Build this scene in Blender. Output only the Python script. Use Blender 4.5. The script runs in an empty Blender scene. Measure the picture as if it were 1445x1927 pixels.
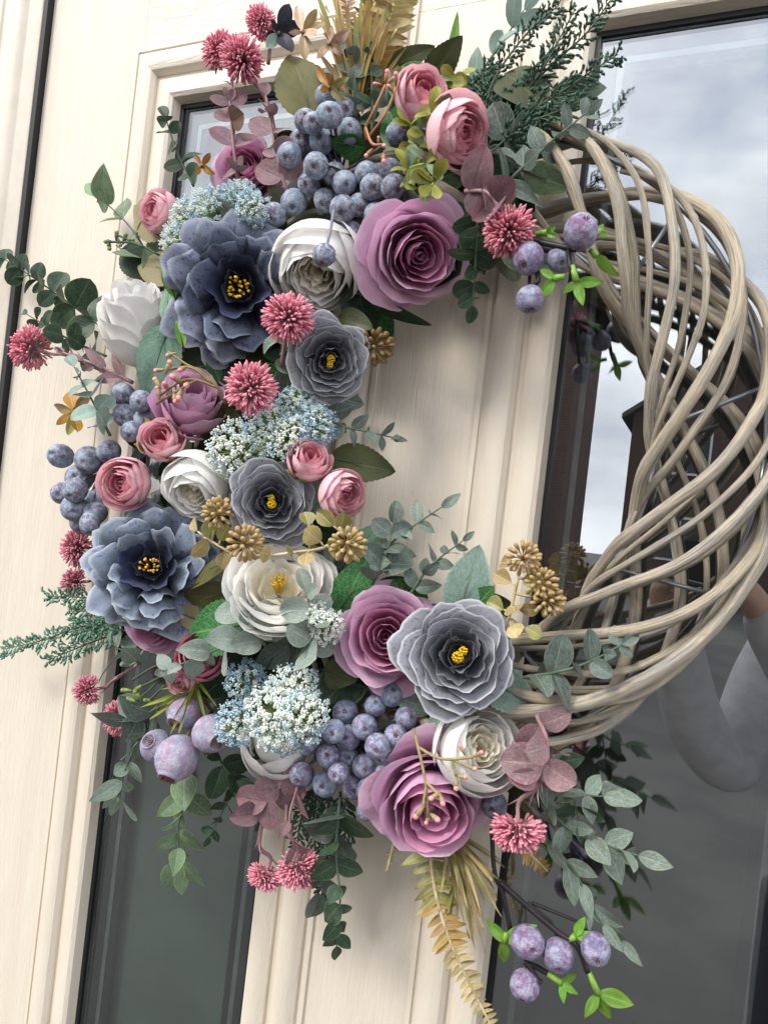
import bpy, math, random
from mathutils import Vector, Matrix, noise

# ------------------------------------------------------------------ camera, world, light, exposure
sc = bpy.context.scene
COL = sc.collection
FPX, YAW, ROLL, DIST, ZC = 1370.0, math.radians(23.8), math.radians(6.6), 0.70, 1.45
_F = Vector((-math.sin(YAW), math.cos(YAW), 0)); _r0 = Vector((math.cos(YAW), math.sin(YAW), 0)); _u0 = Vector((0, 0, 1))
CR = math.cos(ROLL)*_r0 + math.sin(ROLL)*_u0
CU = -math.sin(ROLL)*_r0 + math.cos(ROLL)*_u0
CAMP = Vector((0, -DIST, ZC))
cam = bpy.data.cameras.new('camera'); camo = bpy.data.objects.new('camera', cam); COL.objects.link(camo)
cam.sensor_fit = 'VERTICAL'; cam.sensor_height = 36; cam.sensor_width = 27; cam.lens = FPX/1927*36
cam.clip_start = 0.02; cam.clip_end = 500
camo.matrix_world = Matrix(((CR.x, CU.x, -_F.x, CAMP.x), (CR.y, CU.y, -_F.y, CAMP.y), (CR.z, CU.z, -_F.z, CAMP.z), (0, 0, 0, 1)))
sc.camera = camo

SUN_EL, SUN_AZ = math.radians(42), math.radians(210)      # azimuth measured clockwise from +Y
w = bpy.data.worlds.new('World'); sc.world = w; w.use_nodes = True
nt = w.node_tree; N = nt.nodes; L = nt.links
bg = N['Background']; bg.inputs['Strength'].default_value = 0.1
sky = N.new('ShaderNodeTexSky'); sky.sky_type = 'NISHITA'; sky.sun_disc = False
sky.sun_elevation = SUN_EL; sky.sun_rotation = SUN_AZ; sky.dust_density = 1.5
tc = N.new('ShaderNodeTexCoord')
nz = N.new('ShaderNodeTexNoise'); nz.inputs['Scale'].default_value = 2.6; nz.inputs['Detail'].default_value = 7; nz.inputs['Roughness'].default_value = .55
mp = N.new('ShaderNodeMapping'); mp.inputs['Scale'].default_value = (1, 1, 2.0); mp.inputs['Location'].default_value = (.35, .1, .25)
L.new(tc.outputs['Generated'], mp.inputs['Vector']); L.new(mp.outputs['Vector'], nz.inputs['Vector'])
rp = N.new('ShaderNodeValToRGB'); rp.color_ramp.elements[0].position = .33; rp.color_ramp.elements[1].position = .52
L.new(nz.outputs['Fac'], rp.inputs['Fac'])
nz2 = N.new('ShaderNodeTexNoise'); nz2.inputs['Scale'].default_value = 4.2; nz2.inputs['Detail'].default_value = 6
L.new(mp.outputs['Vector'], nz2.inputs['Vector'])
rp2 = N.new('ShaderNodeValToRGB'); rp2.color_ramp.elements[0].position = .3; rp2.color_ramp.elements[1].position = .7
rp2.color_ramp.elements[0].color = (7.6, 7.9, 8.6, 1); rp2.color_ramp.elements[1].color = (14.5, 14.5, 14.6, 1)
L.new(nz2.outputs['Fac'], rp2.inputs['Fac'])
mx = N.new('ShaderNodeMix'); mx.data_type = 'RGBA'
L.new(rp.outputs['Color'], mx.inputs['Factor']); L.new(sky.outputs['Color'], mx.inputs['A']); L.new(rp2.outputs['Color'], mx.inputs['B'])
L.new(mx.outputs['Result'], bg.inputs['Color'])

sl = bpy.data.lights.new('sun', 'SUN'); sl.energy = 1.4; sl.angle = math.radians(18); sl.color = (1, .95, .88)
so = bpy.data.objects.new('sun', sl); COL.objects.link(so)
sd = Vector((math.sin(SUN_AZ)*math.cos(SUN_EL), math.cos(SUN_AZ)*math.cos(SUN_EL), math.sin(SUN_EL)))
so.rotation_euler = (-sd).to_track_quat('-Z', 'Y').to_euler()
vs = sc.view_settings; vs.view_transform = 'Standard'; vs.look = 'None'; vs.gamma = 1; vs.use_curve_mapping = False; vs.exposure = 1.05
sc.cycles.max_bounces = 7; sc.cycles.diffuse_bounces = 4; sc.cycles.glossy_bounces = 3; sc.cycles.transparent_max_bounces = 8
sc.cycles.caustics_reflective = False; sc.cycles.caustics_refractive = False

# ------------------------------------------------------------------ helpers
def P(x, y, d=0.0):
    """photograph pixel -> point d metres in front of the door face"""
    v = _F + (x-722.5)/FPX*CR - (y-963.5)/FPX*CU
    return CAMP + v*((DIST-d)/v.y)
def S(p): return (p-CAMP).dot(_F)/FPX          # metres per photograph pixel at p
def TC(p): return (CAMP-p).normalized()        # towards the camera
def lin(h):
    if isinstance(h, str): h = tuple(int(h[i:i+2], 16) for i in (0, 2, 4))
    f = lambda c: c/12.92 if c <= .04045 else ((c+.055)/1.055)**2.4
    return tuple(f(c/255) for c in h) + (1,)
W = {}
def thing(name, label, cat, loc, group=None):
    e = bpy.data.objects.new(name, None); COL.objects.link(e); e.empty_display_size = .02
    e.location = loc; e['label'] = label; e['category'] = cat
    if group: e['group'] = group
    W[e] = Matrix.Translation(loc)
    return e
def part(name, me, parent, M=None, kind=None, label=None):
    o = bpy.data.objects.new(name, me); COL.objects.link(o)
    M = M if M is not None else Matrix.Identity(4)
    if parent is not None:
        o.parent = parent; o.matrix_parent_inverse = W[parent].inverted()
    o.matrix_basis = M; W[o] = M
    if kind: o['kind'] = kind
    if label: o['label'] = label
    return o
class MB:
    def __init__(s): s.v = []; s.f = []; s.uv = []; s.mi = []
    def add(s, v, f, uv=None, mi=0, M=None):
        b = len(s.v)
        s.v += [tuple(M @ Vector(p)) for p in v] if M is not None else [tuple(p) for p in v]
        s.f += [tuple(i+b for i in q) for q in f]
        s.uv += uv if uv else [(0, 0)]*len(v)
        s.mi += [mi]*len(f)
        return s
    def mesh(s, name, *mats, smooth=True):
        me = bpy.data.meshes.new(name); me.from_pydata(s.v, [], s.f)
        for m in mats: me.materials.append(m)
        if smooth: me.polygons.foreach_set('use_smooth', [True]*len(s.f))
        if any(s.mi): me.polygons.foreach_set('material_index', s.mi)
        ul = me.uv_layers.new(name='UVMap'); buf = []
        for lp in me.loops: buf += s.uv[lp.vertex_index]
        ul.data.foreach_set('uv', buf); me.update()
        return me
def grid(nu, nv, fn):
    v = []; uv = []; f = []
    for j in range(nv+1):
        for i in range(nu+1):
            v.append(fn(i/nu, j/nv)); uv.append((i/nu, j/nv))
    for j in range(nv):
        for i in range(nu):
            a = j*(nu+1)+i; f.append((a, a+1, a+nu+2, a+nu+1))
    return v, f, uv
def tube(pts, rad, seg=6, cap=True):
    pts = [Vector(p) for p in pts]; n = len(pts)
    if not isinstance(rad, (list, tuple)): rad = [rad]*n
    v = []; f = []; uv = []; ln = 0; up = None
    for i, p in enumerate(pts):
        t = (pts[min(i+1, n-1)]-pts[max(i-1, 0)]).normalized()
        if up is None: up = t.orthogonal().normalized()
        up = (up - t*up.dot(t)); up = up.normalized() if up.length > 1e-6 else t.orthogonal().normalized()
        b = t.cross(up)
        if i: ln += (p-pts[i-1]).length
        for k in range(seg):
            a = 2*math.pi*k/seg
            v.append(p + (up*math.cos(a)+b*math.sin(a))*rad[i]); uv.append((k/seg, ln))
    for i in range(n-1):
        for k in range(seg):
            f.append((i*seg+k, i*seg+(k+1) % seg, (i+1)*seg+(k+1) % seg, (i+1)*seg+k))
    if cap: f.append(tuple(range(seg))[::-1]); f.append(tuple(range((n-1)*seg, n*seg)))
    return v, f, uv
def lathe(prof, seg=16):
    v = []; f = []; uv = []; n = len(prof)
    for j, (r, z) in enumerate(prof):
        for k in range(seg):
            a = 2*math.pi*k/seg; v.append((r*math.cos(a), r*math.sin(a), z)); uv.append((k/seg, j/(n-1)))
    for j in range(n-1):
        for k in range(seg): f.append((j*seg+k, j*seg+(k+1) % seg, (j+1)*seg+(k+1) % seg, (j+1)*seg+k))
    return v, f, uv
def box(x0, x1, y0, y1, z0, z1):
    v = [(x, y, z) for x in (x0, x1) for y in (y0, y1) for z in (z0, z1)]
    return v, [(0, 1, 3, 2), (4, 6, 7, 5), (0, 4, 5, 1), (2, 3, 7, 6), (0, 2, 6, 4), (1, 5, 7, 3)], [(0, 0)]*8
def smooth_path(pts, n=8):
    """Catmull-Rom through world points"""
    q = [pts[0]*2-pts[1]] + list(pts) + [pts[-1]*2-pts[-2]]; o = []
    for i in range(1, len(q)-2):
        for k in range(n):
            t = k/n; a, b, c, d = q[i-1:i+3]
            o.append(.5*((2*b)+(c-a)*t+(2*a-5*b+4*c-d)*t*t+(3*b-a-3*c+d)*t**3))
    o.append(pts[-1]); return o
def frame(loc, z, spin=0, sc_=1.0):
    z = z.normalized(); x = CU.cross(z); x = x.normalized() if x.length > 1e-3 else CR.copy()
    y = z.cross(x); c, s = math.cos(spin), math.sin(spin)
    X = x*c+y*s; Y = z.cross(X)
    return Matrix(((X.x*sc_, Y.x*sc_, z.x*sc_, loc.x), (X.y*sc_, Y.y*sc_, z.y*sc_, loc.y), (X.z*sc_, Y.z*sc_, z.z*sc_, loc.z), (0, 0, 0, 1)))
def axis(p, tx, ty):
    c = TC(p); k = math.sqrt(max(0.02, 1-tx*tx-ty*ty))
    return (CR*tx + CU*ty + c*k).normalized()

# ------------------------------------------------------------------ materials
def newmat(name):
    m = bpy.data.materials.new(name); m.use_nodes = True
    t = m.node_tree; return m, t, t.nodes, t.links, t.nodes['Principled BSDF']
class NB:
    """tiny node builder"""
    def __init__(s, t): s.t = t; s.N = t.nodes; s.L = t.links
    def put(s, sock, val):
        if isinstance(val, bpy.types.NodeSocket): s.L.new(val, sock)
        elif val is not None:
            if hasattr(sock, 'default_value'):
                try: sock.default_value = val
                except Exception: sock.default_value = tuple(val)[:3]
    def math(s, op, a, b=None, clamp=False):
        n = s.N.new('ShaderNodeMath'); n.operation = op; n.use_clamp = clamp
        s.put(n.inputs[0], a); s.put(n.inputs[1], b); return n.outputs[0]
    def mix(s, f, a, b, mode='MIX'):
        n = s.N.new('ShaderNodeMix'); n.data_type = 'RGBA'; n.blend_type = mode
        s.put(n.inputs['Factor'], f); s.put(n.inputs['A'], a); s.put(n.inputs['B'], b); return n.outputs['Result']
    def noise(s, vec, scale, detail=3, rough=.5):
        n = s.N.new('ShaderNodeTexNoise'); n.inputs['Scale'].default_value = scale; n.inputs['Detail'].default_value = detail
        n.inputs['Roughness'].default_value = rough; s.put(n.inputs['Vector'], vec); return n.outputs['Fac']
    def vor(s, vec, scale, feature='DISTANCE_TO_EDGE'):
        n = s.N.new('ShaderNodeTexVoronoi'); n.feature = feature; n.inputs['Scale'].default_value = scale
        s.put(n.inputs['Vector'], vec); return n.outputs[0]
    def mapr(s, val, a, b, c=0.0, d=1.0):
        n = s.N.new('ShaderNodeMapRange'); n.interpolation_type = 'SMOOTHSTEP'
        s.put(n.inputs[0], val); n.inputs[1].default_value = a; n.inputs[2].default_value = b
        n.inputs[3].default_value = c; n.inputs[4].default_value = d; return n.outputs[0]
    def mapping(s, vec, scale, loc=(0, 0, 0)):
        n = s.N.new('ShaderNodeMapping'); n.inputs['Scale'].default_value = scale
        s.put(n.inputs['Location'], loc); s.put(n.inputs['Vector'], vec); return n.outputs[0]
    def coords(s):
        n = s.N.new('ShaderNodeTexCoord'); return n.outputs
    def rnd(s):
        return s.N.new('ShaderNodeObjectInfo').outputs['Random']
    def sep(s, vec):
        n = s.N.new('ShaderNodeSeparateXYZ'); s.put(n.inputs[0], vec); return n.outputs
    def comb(s, x, y, z):
        n = s.N.new('ShaderNodeCombineXYZ'); s.put(n.inputs[0], x); s.put(n.inputs[1], y); s.put(n.inputs[2], z); return n.outputs[0]
    def bump(s, h, strength=.3, dist=.001):
        n = s.N.new('ShaderNodeBump'); n.inputs['Strength'].default_value = strength; n.inputs['Distance'].default_value = dist
        s.put(n.inputs['Height'], h); return n.outputs[0]
    def hsv(s, col, h=None, sat=None, v=None):
        n = s.N.new('ShaderNodeHueSaturation'); s.put(n.inputs['Color'], col)
        if h is not None: s.put(n.inputs['Hue'], h)
        if sat is not None: s.put(n.inputs['Saturation'], sat)
        if v is not None: s.put(n.inputs['Value'], v)
        return n.outputs[0]
def translucent(b, bs, col, fac):
    """thin cloth or leaf: part of the light passes through"""
    tr = b.N.new('ShaderNodeBsdfTranslucent'); b.put(tr.inputs['Color'], col)
    m = b.N.new('ShaderNodeMixShader'); m.inputs[0].default_value = fac
    b.L.new(bs.outputs[0], m.inputs[1]); b.L.new(tr.outputs[0], m.inputs[2])
    b.L.new(m.outputs[0], b.N['Material Output'].inputs['Surface'])
def petal_mat(name, base, tip, rim=None, rough=.75, spots=None, spot_amt=.56, trans=.22, veins=.35, mid=None):
    m, t, n_, l_, bs = newmat(name); b = NB(t); co = b.coords(); u = b.sep(co['UV']); r = b.rnd()
    col = b.mix(b.mapr(u[1], .25, .85), lin(base), lin(tip))
    off = b.math('MULTIPLY', r, 37.0)
    uvv = b.mapping(co['UV'], (1, 1, 1), b.comb(off, off, off))
    fib = b.noise(b.mapping(uvv, (46, 2.2, 1)), 1, 3, .6)
    cl = b.noise(uvv, 3.2, 3)
    col = b.hsv(col, v=b.math('ADD', .80, b.math('ADD', b.math('MULTIPLY', cl, .28), b.math('MULTIPLY', r, .14))), h=b.math('ADD', .493, b.math('MULTIPLY', r, .014)))
    if spots:
        s1 = b.noise(b.mapping(uvv, (7, 5, 1)), 1.7, 2, .7); s2 = b.noise(b.mapping(uvv, (15, 9, 1)), 1.8, 2, .6)
        s = b.math('MAXIMUM', b.mapr(s1, spot_amt, spot_amt+.02), b.mapr(s2, spot_amt+.05, spot_amt+.07))
        col = b.mix(b.math('MULTIPLY', s, .8), col, lin(spots))
    if rim:
        e = b.math('MAXIMUM', b.mapr(u[1], .93, 1.0), b.mapr(b.math('ABSOLUTE', b.math('SUBTRACT', u[0], .5)), .465, .5))
        col = b.mix(b.math('MULTIPLY', e, .75), col, lin(rim))
    b.put(bs.inputs['Base Color'], col); bs.inputs['Roughness'].default_value = rough
    bs.inputs['Specular IOR Level'].default_value = .25
    bs.inputs['Sheen Weight'].default_value = .12
    wr = b.math('ADD', b.noise(uvv, 5, 3), b.math('MULTIPLY', b.noise(b.mapping(uvv, (16, 7, 1)), 1.3, 4, .65), .55))
    b.put(bs.inputs['Normal'], b.bump(b.math('ADD', b.math('MULTIPLY', fib, veins), wr), .55, .0018))
    if trans: translucent(b, bs, col, trans)
    return m
def leaf_mat(name, c1, c2, vein=None, rim=None, frost=0, rough=.5, net=False, trans=.18, tipc=None, spec=.4):
    m, t, n_, l_, bs = newmat(name); b = NB(t); co = b.coords(); u = b.sep(co['UV']); r = b.rnd()
    off = b.math('MULTIPLY', r, 53.0); uvv = b.mapping(co['UV'], (1, 1, 1), b.comb(off, off, off))
    col = b.mix(b.mapr(b.noise(uvv, 3.0, 3), .35, .65), lin(c1), lin(c2))
    if tipc: col = b.mix(b.mapr(u[1], .5, 1.0), col, lin(tipc))
    col = b.hsv(col, v=b.math('ADD', .78, b.math('MULTIPLY', r, .42)), h=b.math('ADD', .488, b.math('MULTIPLY', r, .024)))
    au = b.math('ABSOLUTE', b.math('SUBTRACT', u[0], .5))
    midr = b.mapr(au, .012, .04, 1, 0)
    ph = b.math('SUBTRACT', b.math('MULTIPLY', u[1], 7.0), b.math('MULTIPLY', au, 6.0))
    side = b.mapr(b.math('ABSOLUTE', b.math('SUBTRACT', b.math('FRACT', ph), .5)), .0, .09, 1, 0)
    vn = b.math('MAXIMUM', midr, b.math('MULTIPLY', side, .6))
    if net: vn = b.math('MAXIMUM', vn, b.mapr(b.vor(b.mapping(uvv, (5, 8, 1)), 1.6), .01, .09, .75, 0))
    if vein: col = b.mix(b.math('MULTIPLY', vn, .6), col, lin(vein))
    if rim:
        e = b.math('MAXIMUM', b.mapr(u[1], .95, 1.0), b.mapr(au, .44, .5)); col = b.mix(b.math('MULTIPLY', e, .7), col, lin(rim))
    if frost:
        fr = b.math('MULTIPLY', b.mapr(b.noise(b.mapping(uvv, (9, 5, 1)), 2.0, 6, .75), .42, .72), b.mapr(b.noise(uvv, 60, 2), .35, .6, .4, 1))
        col = b.mix(b.math('MULTIPLY', fr, frost), col, lin('c9d0c8'))
    b.put(bs.inputs['Base Color'], col); bs.inputs['Roughness'].default_value = rough; bs.inputs['Specular IOR Level'].default_value = spec
    b.put(bs.inputs['Normal'], b.bump(b.math('ADD', b.math('MULTIPLY', vn, -.5), b.noise(uvv, 9, 4)), .4, .001))
    if trans: translucent(b, bs, col, trans)
    return m
def plain(name, c, rough=.5, c2=None, scale=60, metal=0, bump=.2, spec=.4, use='Object'):
    m, t, n_, l_, bs = newmat(name); b = NB(t); co = b.coords(); nz_ = b.noise(co[use], scale, 4, .6)
    b.put(bs.inputs['Base Color'], b.mix(b.mapr(nz_, .35, .65), lin(c), lin(c2 or c)))
    bs.inputs['Roughness'].default_value = rough; bs.inputs['Metallic'].default_value = metal; bs.inputs['Specular IOR Level'].default_value = spec
    if bump: b.put(bs.inputs['Normal'], b.bump(nz_, bump, .0008))
    return m
def berry_mat(name, c1, c2, c3, bloom):
    m, t, n_, l_, bs = newmat(name); b = NB(t); co = b.coords(); r = b.rnd()
    off = b.math('MULTIPLY', r, 31.0); v = b.mapping(co['Object'], (1, 1, 1), b.comb(off, off, off))
    col = b.mix(b.mapr(b.math('ADD', b.noise(v, 1.1, 3), b.math('MULTIPLY', b.math('SUBTRACT', r, .5), .22)), .38, .62), lin(c1), lin(c2))
    col = b.mix(b.mapr(b.noise(v, 1.7, 4, .65), .5, .72), col, lin(c3))
    fr = b.math('MULTIPLY', b.mapr(b.noise(v, 2.0, 6, .78), .40, .62), b.mapr(b.noise(v, 22, 4, .75), .38, .60, .2, 1))
    col = b.mix(b.math('MULTIPLY', fr, bloom), col, lin('c3ccd8'))
    col = b.mix(b.mapr(b.noise(v, 5.5, 5, .7), .66, .72, 0, .5), col, lin('2c3046'))
    b.put(bs.inputs['Base Color'], col); b.put(bs.inputs['Roughness'], b.mapr(fr, 0, .6, .42, .75)); bs.inputs['Specular IOR Level'].default_value = .3
    b.put(bs.inputs['Normal'], b.bump(b.noise(v, 9, 5, .7), .3, .05))
    return m
def door_mat(name, horizontal=False, uv=False):
    m, t, n_, l_, bs = newmat(name); b = NB(t); co = b.coords()
    v = co['UV'] if uv else co['Object']
    if uv: sc1, sc2 = (420, 40, 1), (60, 10, 1)
    elif horizontal: sc1, sc2 = (22, 1, 300), (3.5, 1, 40)
    else: sc1, sc2 = (330, 1, 17), (40, 1, 3)
    warp = b.noise(b.mapping(v, sc2), 1, 2)
    n1 = b.noise(b.math('ADD', 0, 0) if False else b.mapping(v, sc1, b.comb(b.math('MULTIPLY', warp, 0.0 if uv else 1.4), 0, b.math('MULTIPLY', warp, 0.0 if uv else 1.4))), 1, 4, .55)
    g = b.mapr(n1, .34, .56)
    fine = b.noise(v, 900, 2)
    dirt = b.noise(b.mapping(v, sc2), .8, 4, .6)
    col = b.mix(b.mapr(dirt, .3, .75), lin('d8cfc0'), lin('d3c9b9'))
    col = b.mix(b.math('MULTIPLY', b.mapr(n1, .30, .40, 1, 0), .03), col, lin('c8b699'))
    b.put(bs.inputs['Base Color'], col); bs.inputs['Roughness'].default_value = .42; bs.inputs['Specular IOR Level'].default_value = .4
    b.put(bs.inputs['Normal'], b.bump(b.math('ADD', g, b.math('MULTIPLY', fine, .12)), .28 if uv else .38, .0010))
    return m
def willow_mat(name, c1, c2, c3):
    m, t, n_, l_, bs = newmat(name); b = NB(t); co = b.coords(); r = b.rnd(); off = b.math('MULTIPLY', r, 19.0)
    v = b.mapping(co['UV'], (1, 1, 1), b.comb(0, off, off))
    sx = b.sep(co['UV']); an = b.math('MULTIPLY', sx[0], 2*math.pi)
    cyl = b.comb(b.math('COSINE', an), b.math('SINE', an), b.math('ADD', b.math('MULTIPLY', sx[1], 9.0), off))
    st = b.noise(b.mapping(cyl, (3.4, 3.4, 1.2)), 1.6, 6, .72)
    pt = b.noise(b.mapping(cyl, (.9, .9, 2.6)), 1.6, 5, .65)
    col = b.mix(b.mapr(pt, .35, .65), lin(c1), lin(c2))
    col = b.mix(b.mapr(b.noise(b.mapping(cyl, (1.4, 1.4, 1.3), (4, 2, 9)), 1.8, 5, .7), .46, .60, 0, .85), col, lin(c3))
    dk = b.mapr(st, .33, .47, 1, 0)
    col = b.mix(b.math('MULTIPLY', dk, .72), col, lin('5a5044'))
    crk = b.mapr(b.noise(b.mapping(cyl, (5, 5, 3.4), (7, 1, 3)), 1.7, 4, .65), .31, .36, 1, 0)
    col = b.mix(b.math('MULTIPLY', crk, .85), col, lin('352e28'))
    b.put(bs.inputs['Base Color'], col); bs.inputs['Roughness'].default_value = .68; bs.inputs['Specular IOR Level'].default_value = .3
    b.put(bs.inputs['Normal'], b.bump(b.math('SUBTRACT', st, b.math('MULTIPLY', crk, .7)), .9, .003))
    return m
def glass_mat(name, refl):
    m, t, n_, l_, bs = newmat(name); b = NB(t)
    gl = n_.new('ShaderNodeBsdfGlossy'); gl.inputs['Roughness'].default_value = .004; gl.inputs['Color'].default_value = (.93, .96, 1, 1)
    tr = n_.new('ShaderNodeBsdfTransparent'); tr.inputs['Color'].default_value = (.86, .89, .88, 1)
    lw = n_.new('ShaderNodeLayerWeight'); lw.inputs['Blend'].default_value = .5
    fac = b.math('ADD', refl, b.math('MULTIPLY', b.math('POWER', lw.outputs['Facing'], 4.0), .6), True)
    co = b.coords(); b.put(gl.inputs['Normal'], b.bump(b.noise(co['Object'], 3.0, 1), .02, .004))
    ms = n_.new('ShaderNodeMixShader'); l_.new(fac, ms.inputs[0]); l_.new(tr.outputs[0], ms.inputs[1]); l_.new(gl.outputs[0], ms.inputs[2])
    l_.new(ms.outputs[0], n_['Material Output'].inputs['Surface']); return m
M = {}
M['door_v'] = door_mat('cream_grain_vertical'); M['door_h'] = door_mat('cream_grain_horizontal', True); M['mould'] = door_mat('cream_moulding', uv=True)
M['black'] = plain('black_rubber', '16171a', .45, bump=0); M['silver'] = plain('spacer_metal', '8d9294', .35, '7c8284', metal=.6, bump=0)
M['frame'] = plain('cream_upvc', 'd8d0c2', .35, 'd3cabb', 40, bump=.05)
M['glass'] = glass_mat('window_glass', .25); M['glass2'] = glass_mat('window_glass_side', .14)
M['blind'] = plain('dark_blind', '2e2c2d', .8, '343233', 700, bump=.2); M['blind2'] = plain('green_blind', '58635d', .8, '4f5954', 9, bump=0)
for i, c in enumerate((('d2c4aa', 'b5a893', 'a09d99'), ('d7c9b0', 'b8ae9c', '9a9a9d'), ('c3b499', 'd1c3a8', '9b9894'))): M['willow%d' % i] = willow_mat('weathered_willow_%d' % i, *c)
M['wire'] = plain('grey_wire', '8b9097', .35, metal=.8, bump=0)
M['mauve'] = petal_mat('mauve_petal', 'b57ca2', 'dcb2ce', 'e6c9dc', trans=.24)
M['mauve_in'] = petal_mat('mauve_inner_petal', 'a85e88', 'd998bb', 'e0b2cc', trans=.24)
M['pink'] = petal_mat('pink_petal', 'e8a8b6', 'f4ccd3', 'd590a1', trans=.26)
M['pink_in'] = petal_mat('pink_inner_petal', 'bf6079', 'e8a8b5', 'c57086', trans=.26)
M['rose_out'] = petal_mat('deep_pink_petal', 'b8506e', 'd98a9f', 'a84562'); 
M['white'] = petal_mat('white_petal', 'f6f4ee', 'fbfaf8', None, trans=.45, veins=.3)
M['white2'] = petal_mat('white_bud_petal', 'e6e3da', 'f4f3f0', 'fdfdfb', trans=.12, veins=.5)
M['cream_in'] = petal_mat('cream_inner_petal', 'f2e6c4', 'fbf7ec', None, trans=.45, veins=.3)
M['grey'] = petal_mat('slate_petal', '34363f', '8a8c94', 'd6d7da', spots='5d606c', spot_amt=.62, trans=.12)
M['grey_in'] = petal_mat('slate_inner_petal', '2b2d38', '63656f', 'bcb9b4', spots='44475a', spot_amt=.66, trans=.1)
M['blue'] = petal_mat('speckled_blue_petal', '2c3346', '787f92', 'b4bac6', spots='434e70', spot_amt=.61, trans=.12)
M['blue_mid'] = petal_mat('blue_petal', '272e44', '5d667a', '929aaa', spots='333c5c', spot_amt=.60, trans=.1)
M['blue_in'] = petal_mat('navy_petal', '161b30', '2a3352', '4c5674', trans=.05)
M['blue2'] = petal_mat('speckled_pale_blue_petal', '343d50', '808b9c', 'bec6d0', spots='4f5f88', spot_amt=.61, trans=.12)
M['stamen'] = plain('yellow_stamen', 'e8c313', .6, 'd9a90c', 200)
M['stamen2'] = plain('orange_stamen', 'd89b1e', .6, 'e3be63', 200)
M['euc'] = leaf_mat('eucalyptus_leaf', '4b5b52', '5c6b61', '86968a', '83937e', .35)
M['euc_dark'] = leaf_mat('dark_eucalyptus_leaf', '29402b', '364e39', '5c7358', '6f8a4e', .12)
M['euc_silver'] = leaf_mat('silver_eucalyptus_leaf', '7a877d', '88958b', '9caa9f', 'a9b5a5', .5, rough=.65)
M['euc_pale'] = leaf_mat('pale_eucalyptus_leaf', '8aa396', '7d978b', 'a5bab0', 'b5c6b8', .35, rough=.65)
M['dusty'] = leaf_mat('dusty_green_leaf', '6a7c6d', '75877a', 'a9b7a8', '97b06f', .8, rough=.7)
M['lime_edge'] = leaf_mat('lime_edged_leaf', '62795b', '6f8a63', '93a986', 'a3bf52', .45)
M['burg'] = leaf_mat('burgundy_leaf', '7a5c62', '8d6d74', '5f4147', 'a0727a', .28, tipc='8f6069')
M['burg2'] = leaf_mat('rosy_leaf', '8c666d', '7c6165', 'a88a8c', 'b05c70', .45)
M['burg3'] = leaf_mat('russet_leaf', '6a4a42', '7c5a48', '4c3430', '8a5a4a', .12)
M['olive'] = leaf_mat('olive_leaf', '5c5a30', '67653a', '75713f', None, 0, net=False)
M['olive_dark'] = leaf_mat('dark_olive_leaf', '3d4426', '4a4f2c', '5a5c38', None, 0)
M['khaki'] = leaf_mat('khaki_leaf', '8b835f', '968e6a', '7d7656', None, 0, rough=.7)
M['green'] = leaf_mat('veined_green_leaf', '1f5a2a', '2a6a34', '7fa85f', '3f7c3e', 0, net=True)
M['green_dark'] = leaf_mat('dark_green_leaf', '142a18', '1d3821', '2f5230', None, 0, net=True)
M['sage'] = leaf_mat('sage_leaf', '769184', '86a094', '5c776b', 'a5b8ab', .35, net=True, rough=.75)
M['mint'] = leaf_mat('mint_leaf', '5b8268', '7fa48c', 'a6c3ae', '86a78d', .1, net=True, rough=.65)
M['lime'] = leaf_mat('lime_leaf', '5f8f2c', '79a83c', '8fb854', None, 0, rough=.35)
M['yellowgreen'] = leaf_mat('yellow_green_leaf', '8a8a2e', '76802c', '9c9a45', None, 0, rough=.35, tipc='9fa048')
M['grass'] = leaf_mat('grass_blade', '6b7a22', '8a8f35', 'a3a552', None, 0)
M['gold'] = leaf_mat('gold_leaf', 'a08a50', 'b39c66', 'ddd0a8', 'd6c8a0', .25, rough=.35, spec=.6)
M['gold_dk'] = leaf_mat('bronze_gold_leaf', 'b58a3c', 'a08a44', 'e0c890', 'd6b878', .15, rough=.35, spec=.6)
M['goldgreen'] = leaf_mat('gold_green_leaf', '8a8a3c', '9a9450', 'd8d0a0', 'c9c08a', .2, rough=.35, spec=.6)
M['copper'] = leaf_mat('copper_petal', 'b58a72', 'c9a68e', 'e3cdb8', 'dcc4a8', .2, rough=.35, spec=.6)
M['amber'] = leaf_mat('amber_petal', 'b9832e', 'a9782c', 'd8b878', None, .1, rough=.35)
M['stem_green'] = plain('green_stem', '5c6f5c', .6, '4a5c4a'); M['stem_dark'] = plain('dark_stem', '3b4a3a', .6, '48553e')
M['stem_brown'] = plain('brown_stem', '6f5a3c', .6, '8a7a4e'); M['stem_burg'] = plain('burgundy_stem', '8a6468', .6, '9d7f80')
M['stem_black'] = plain('black_twig', '1c1a1d', .5, '2b2527'); M['stem_lime'] = plain('lime_stem', '6f9a35', .45, '84aa48')
M['stem_gold'] = plain('gold_stem', 'b09a66', .4, 'd8ccb0'); M['stem_coral'] = plain('coral_stem', 'b06a50', .55, '9a7a48')
M['stem_grey'] = plain('grey_blue_stem', '6f7282', .6, '80808e')
M['bud_pink'] = plain('pink_bud', 'd98a8c', .6, 'e3a09c', 300); M['bud_green'] = plain('green_bud', '6a7a2c', .5, '80904a', 200); M['bud_khaki'] = plain('khaki_bud', '8d7c55', .6, '9a8f63', 200)
M['seed'] = plain('tan_seed', 'a58a58', .5, 'b89e70', 200); M['seed2'] = plain('brown_seed', '7a6038', .55, '8f744a', 200)
M['allium'] = plain('allium_pink', 'd6728a', .6, 'e698a6', 3); M['allium2'] = plain('allium_dusky_pink', 'c06a80', .6, 'd893a0', 90)
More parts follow.
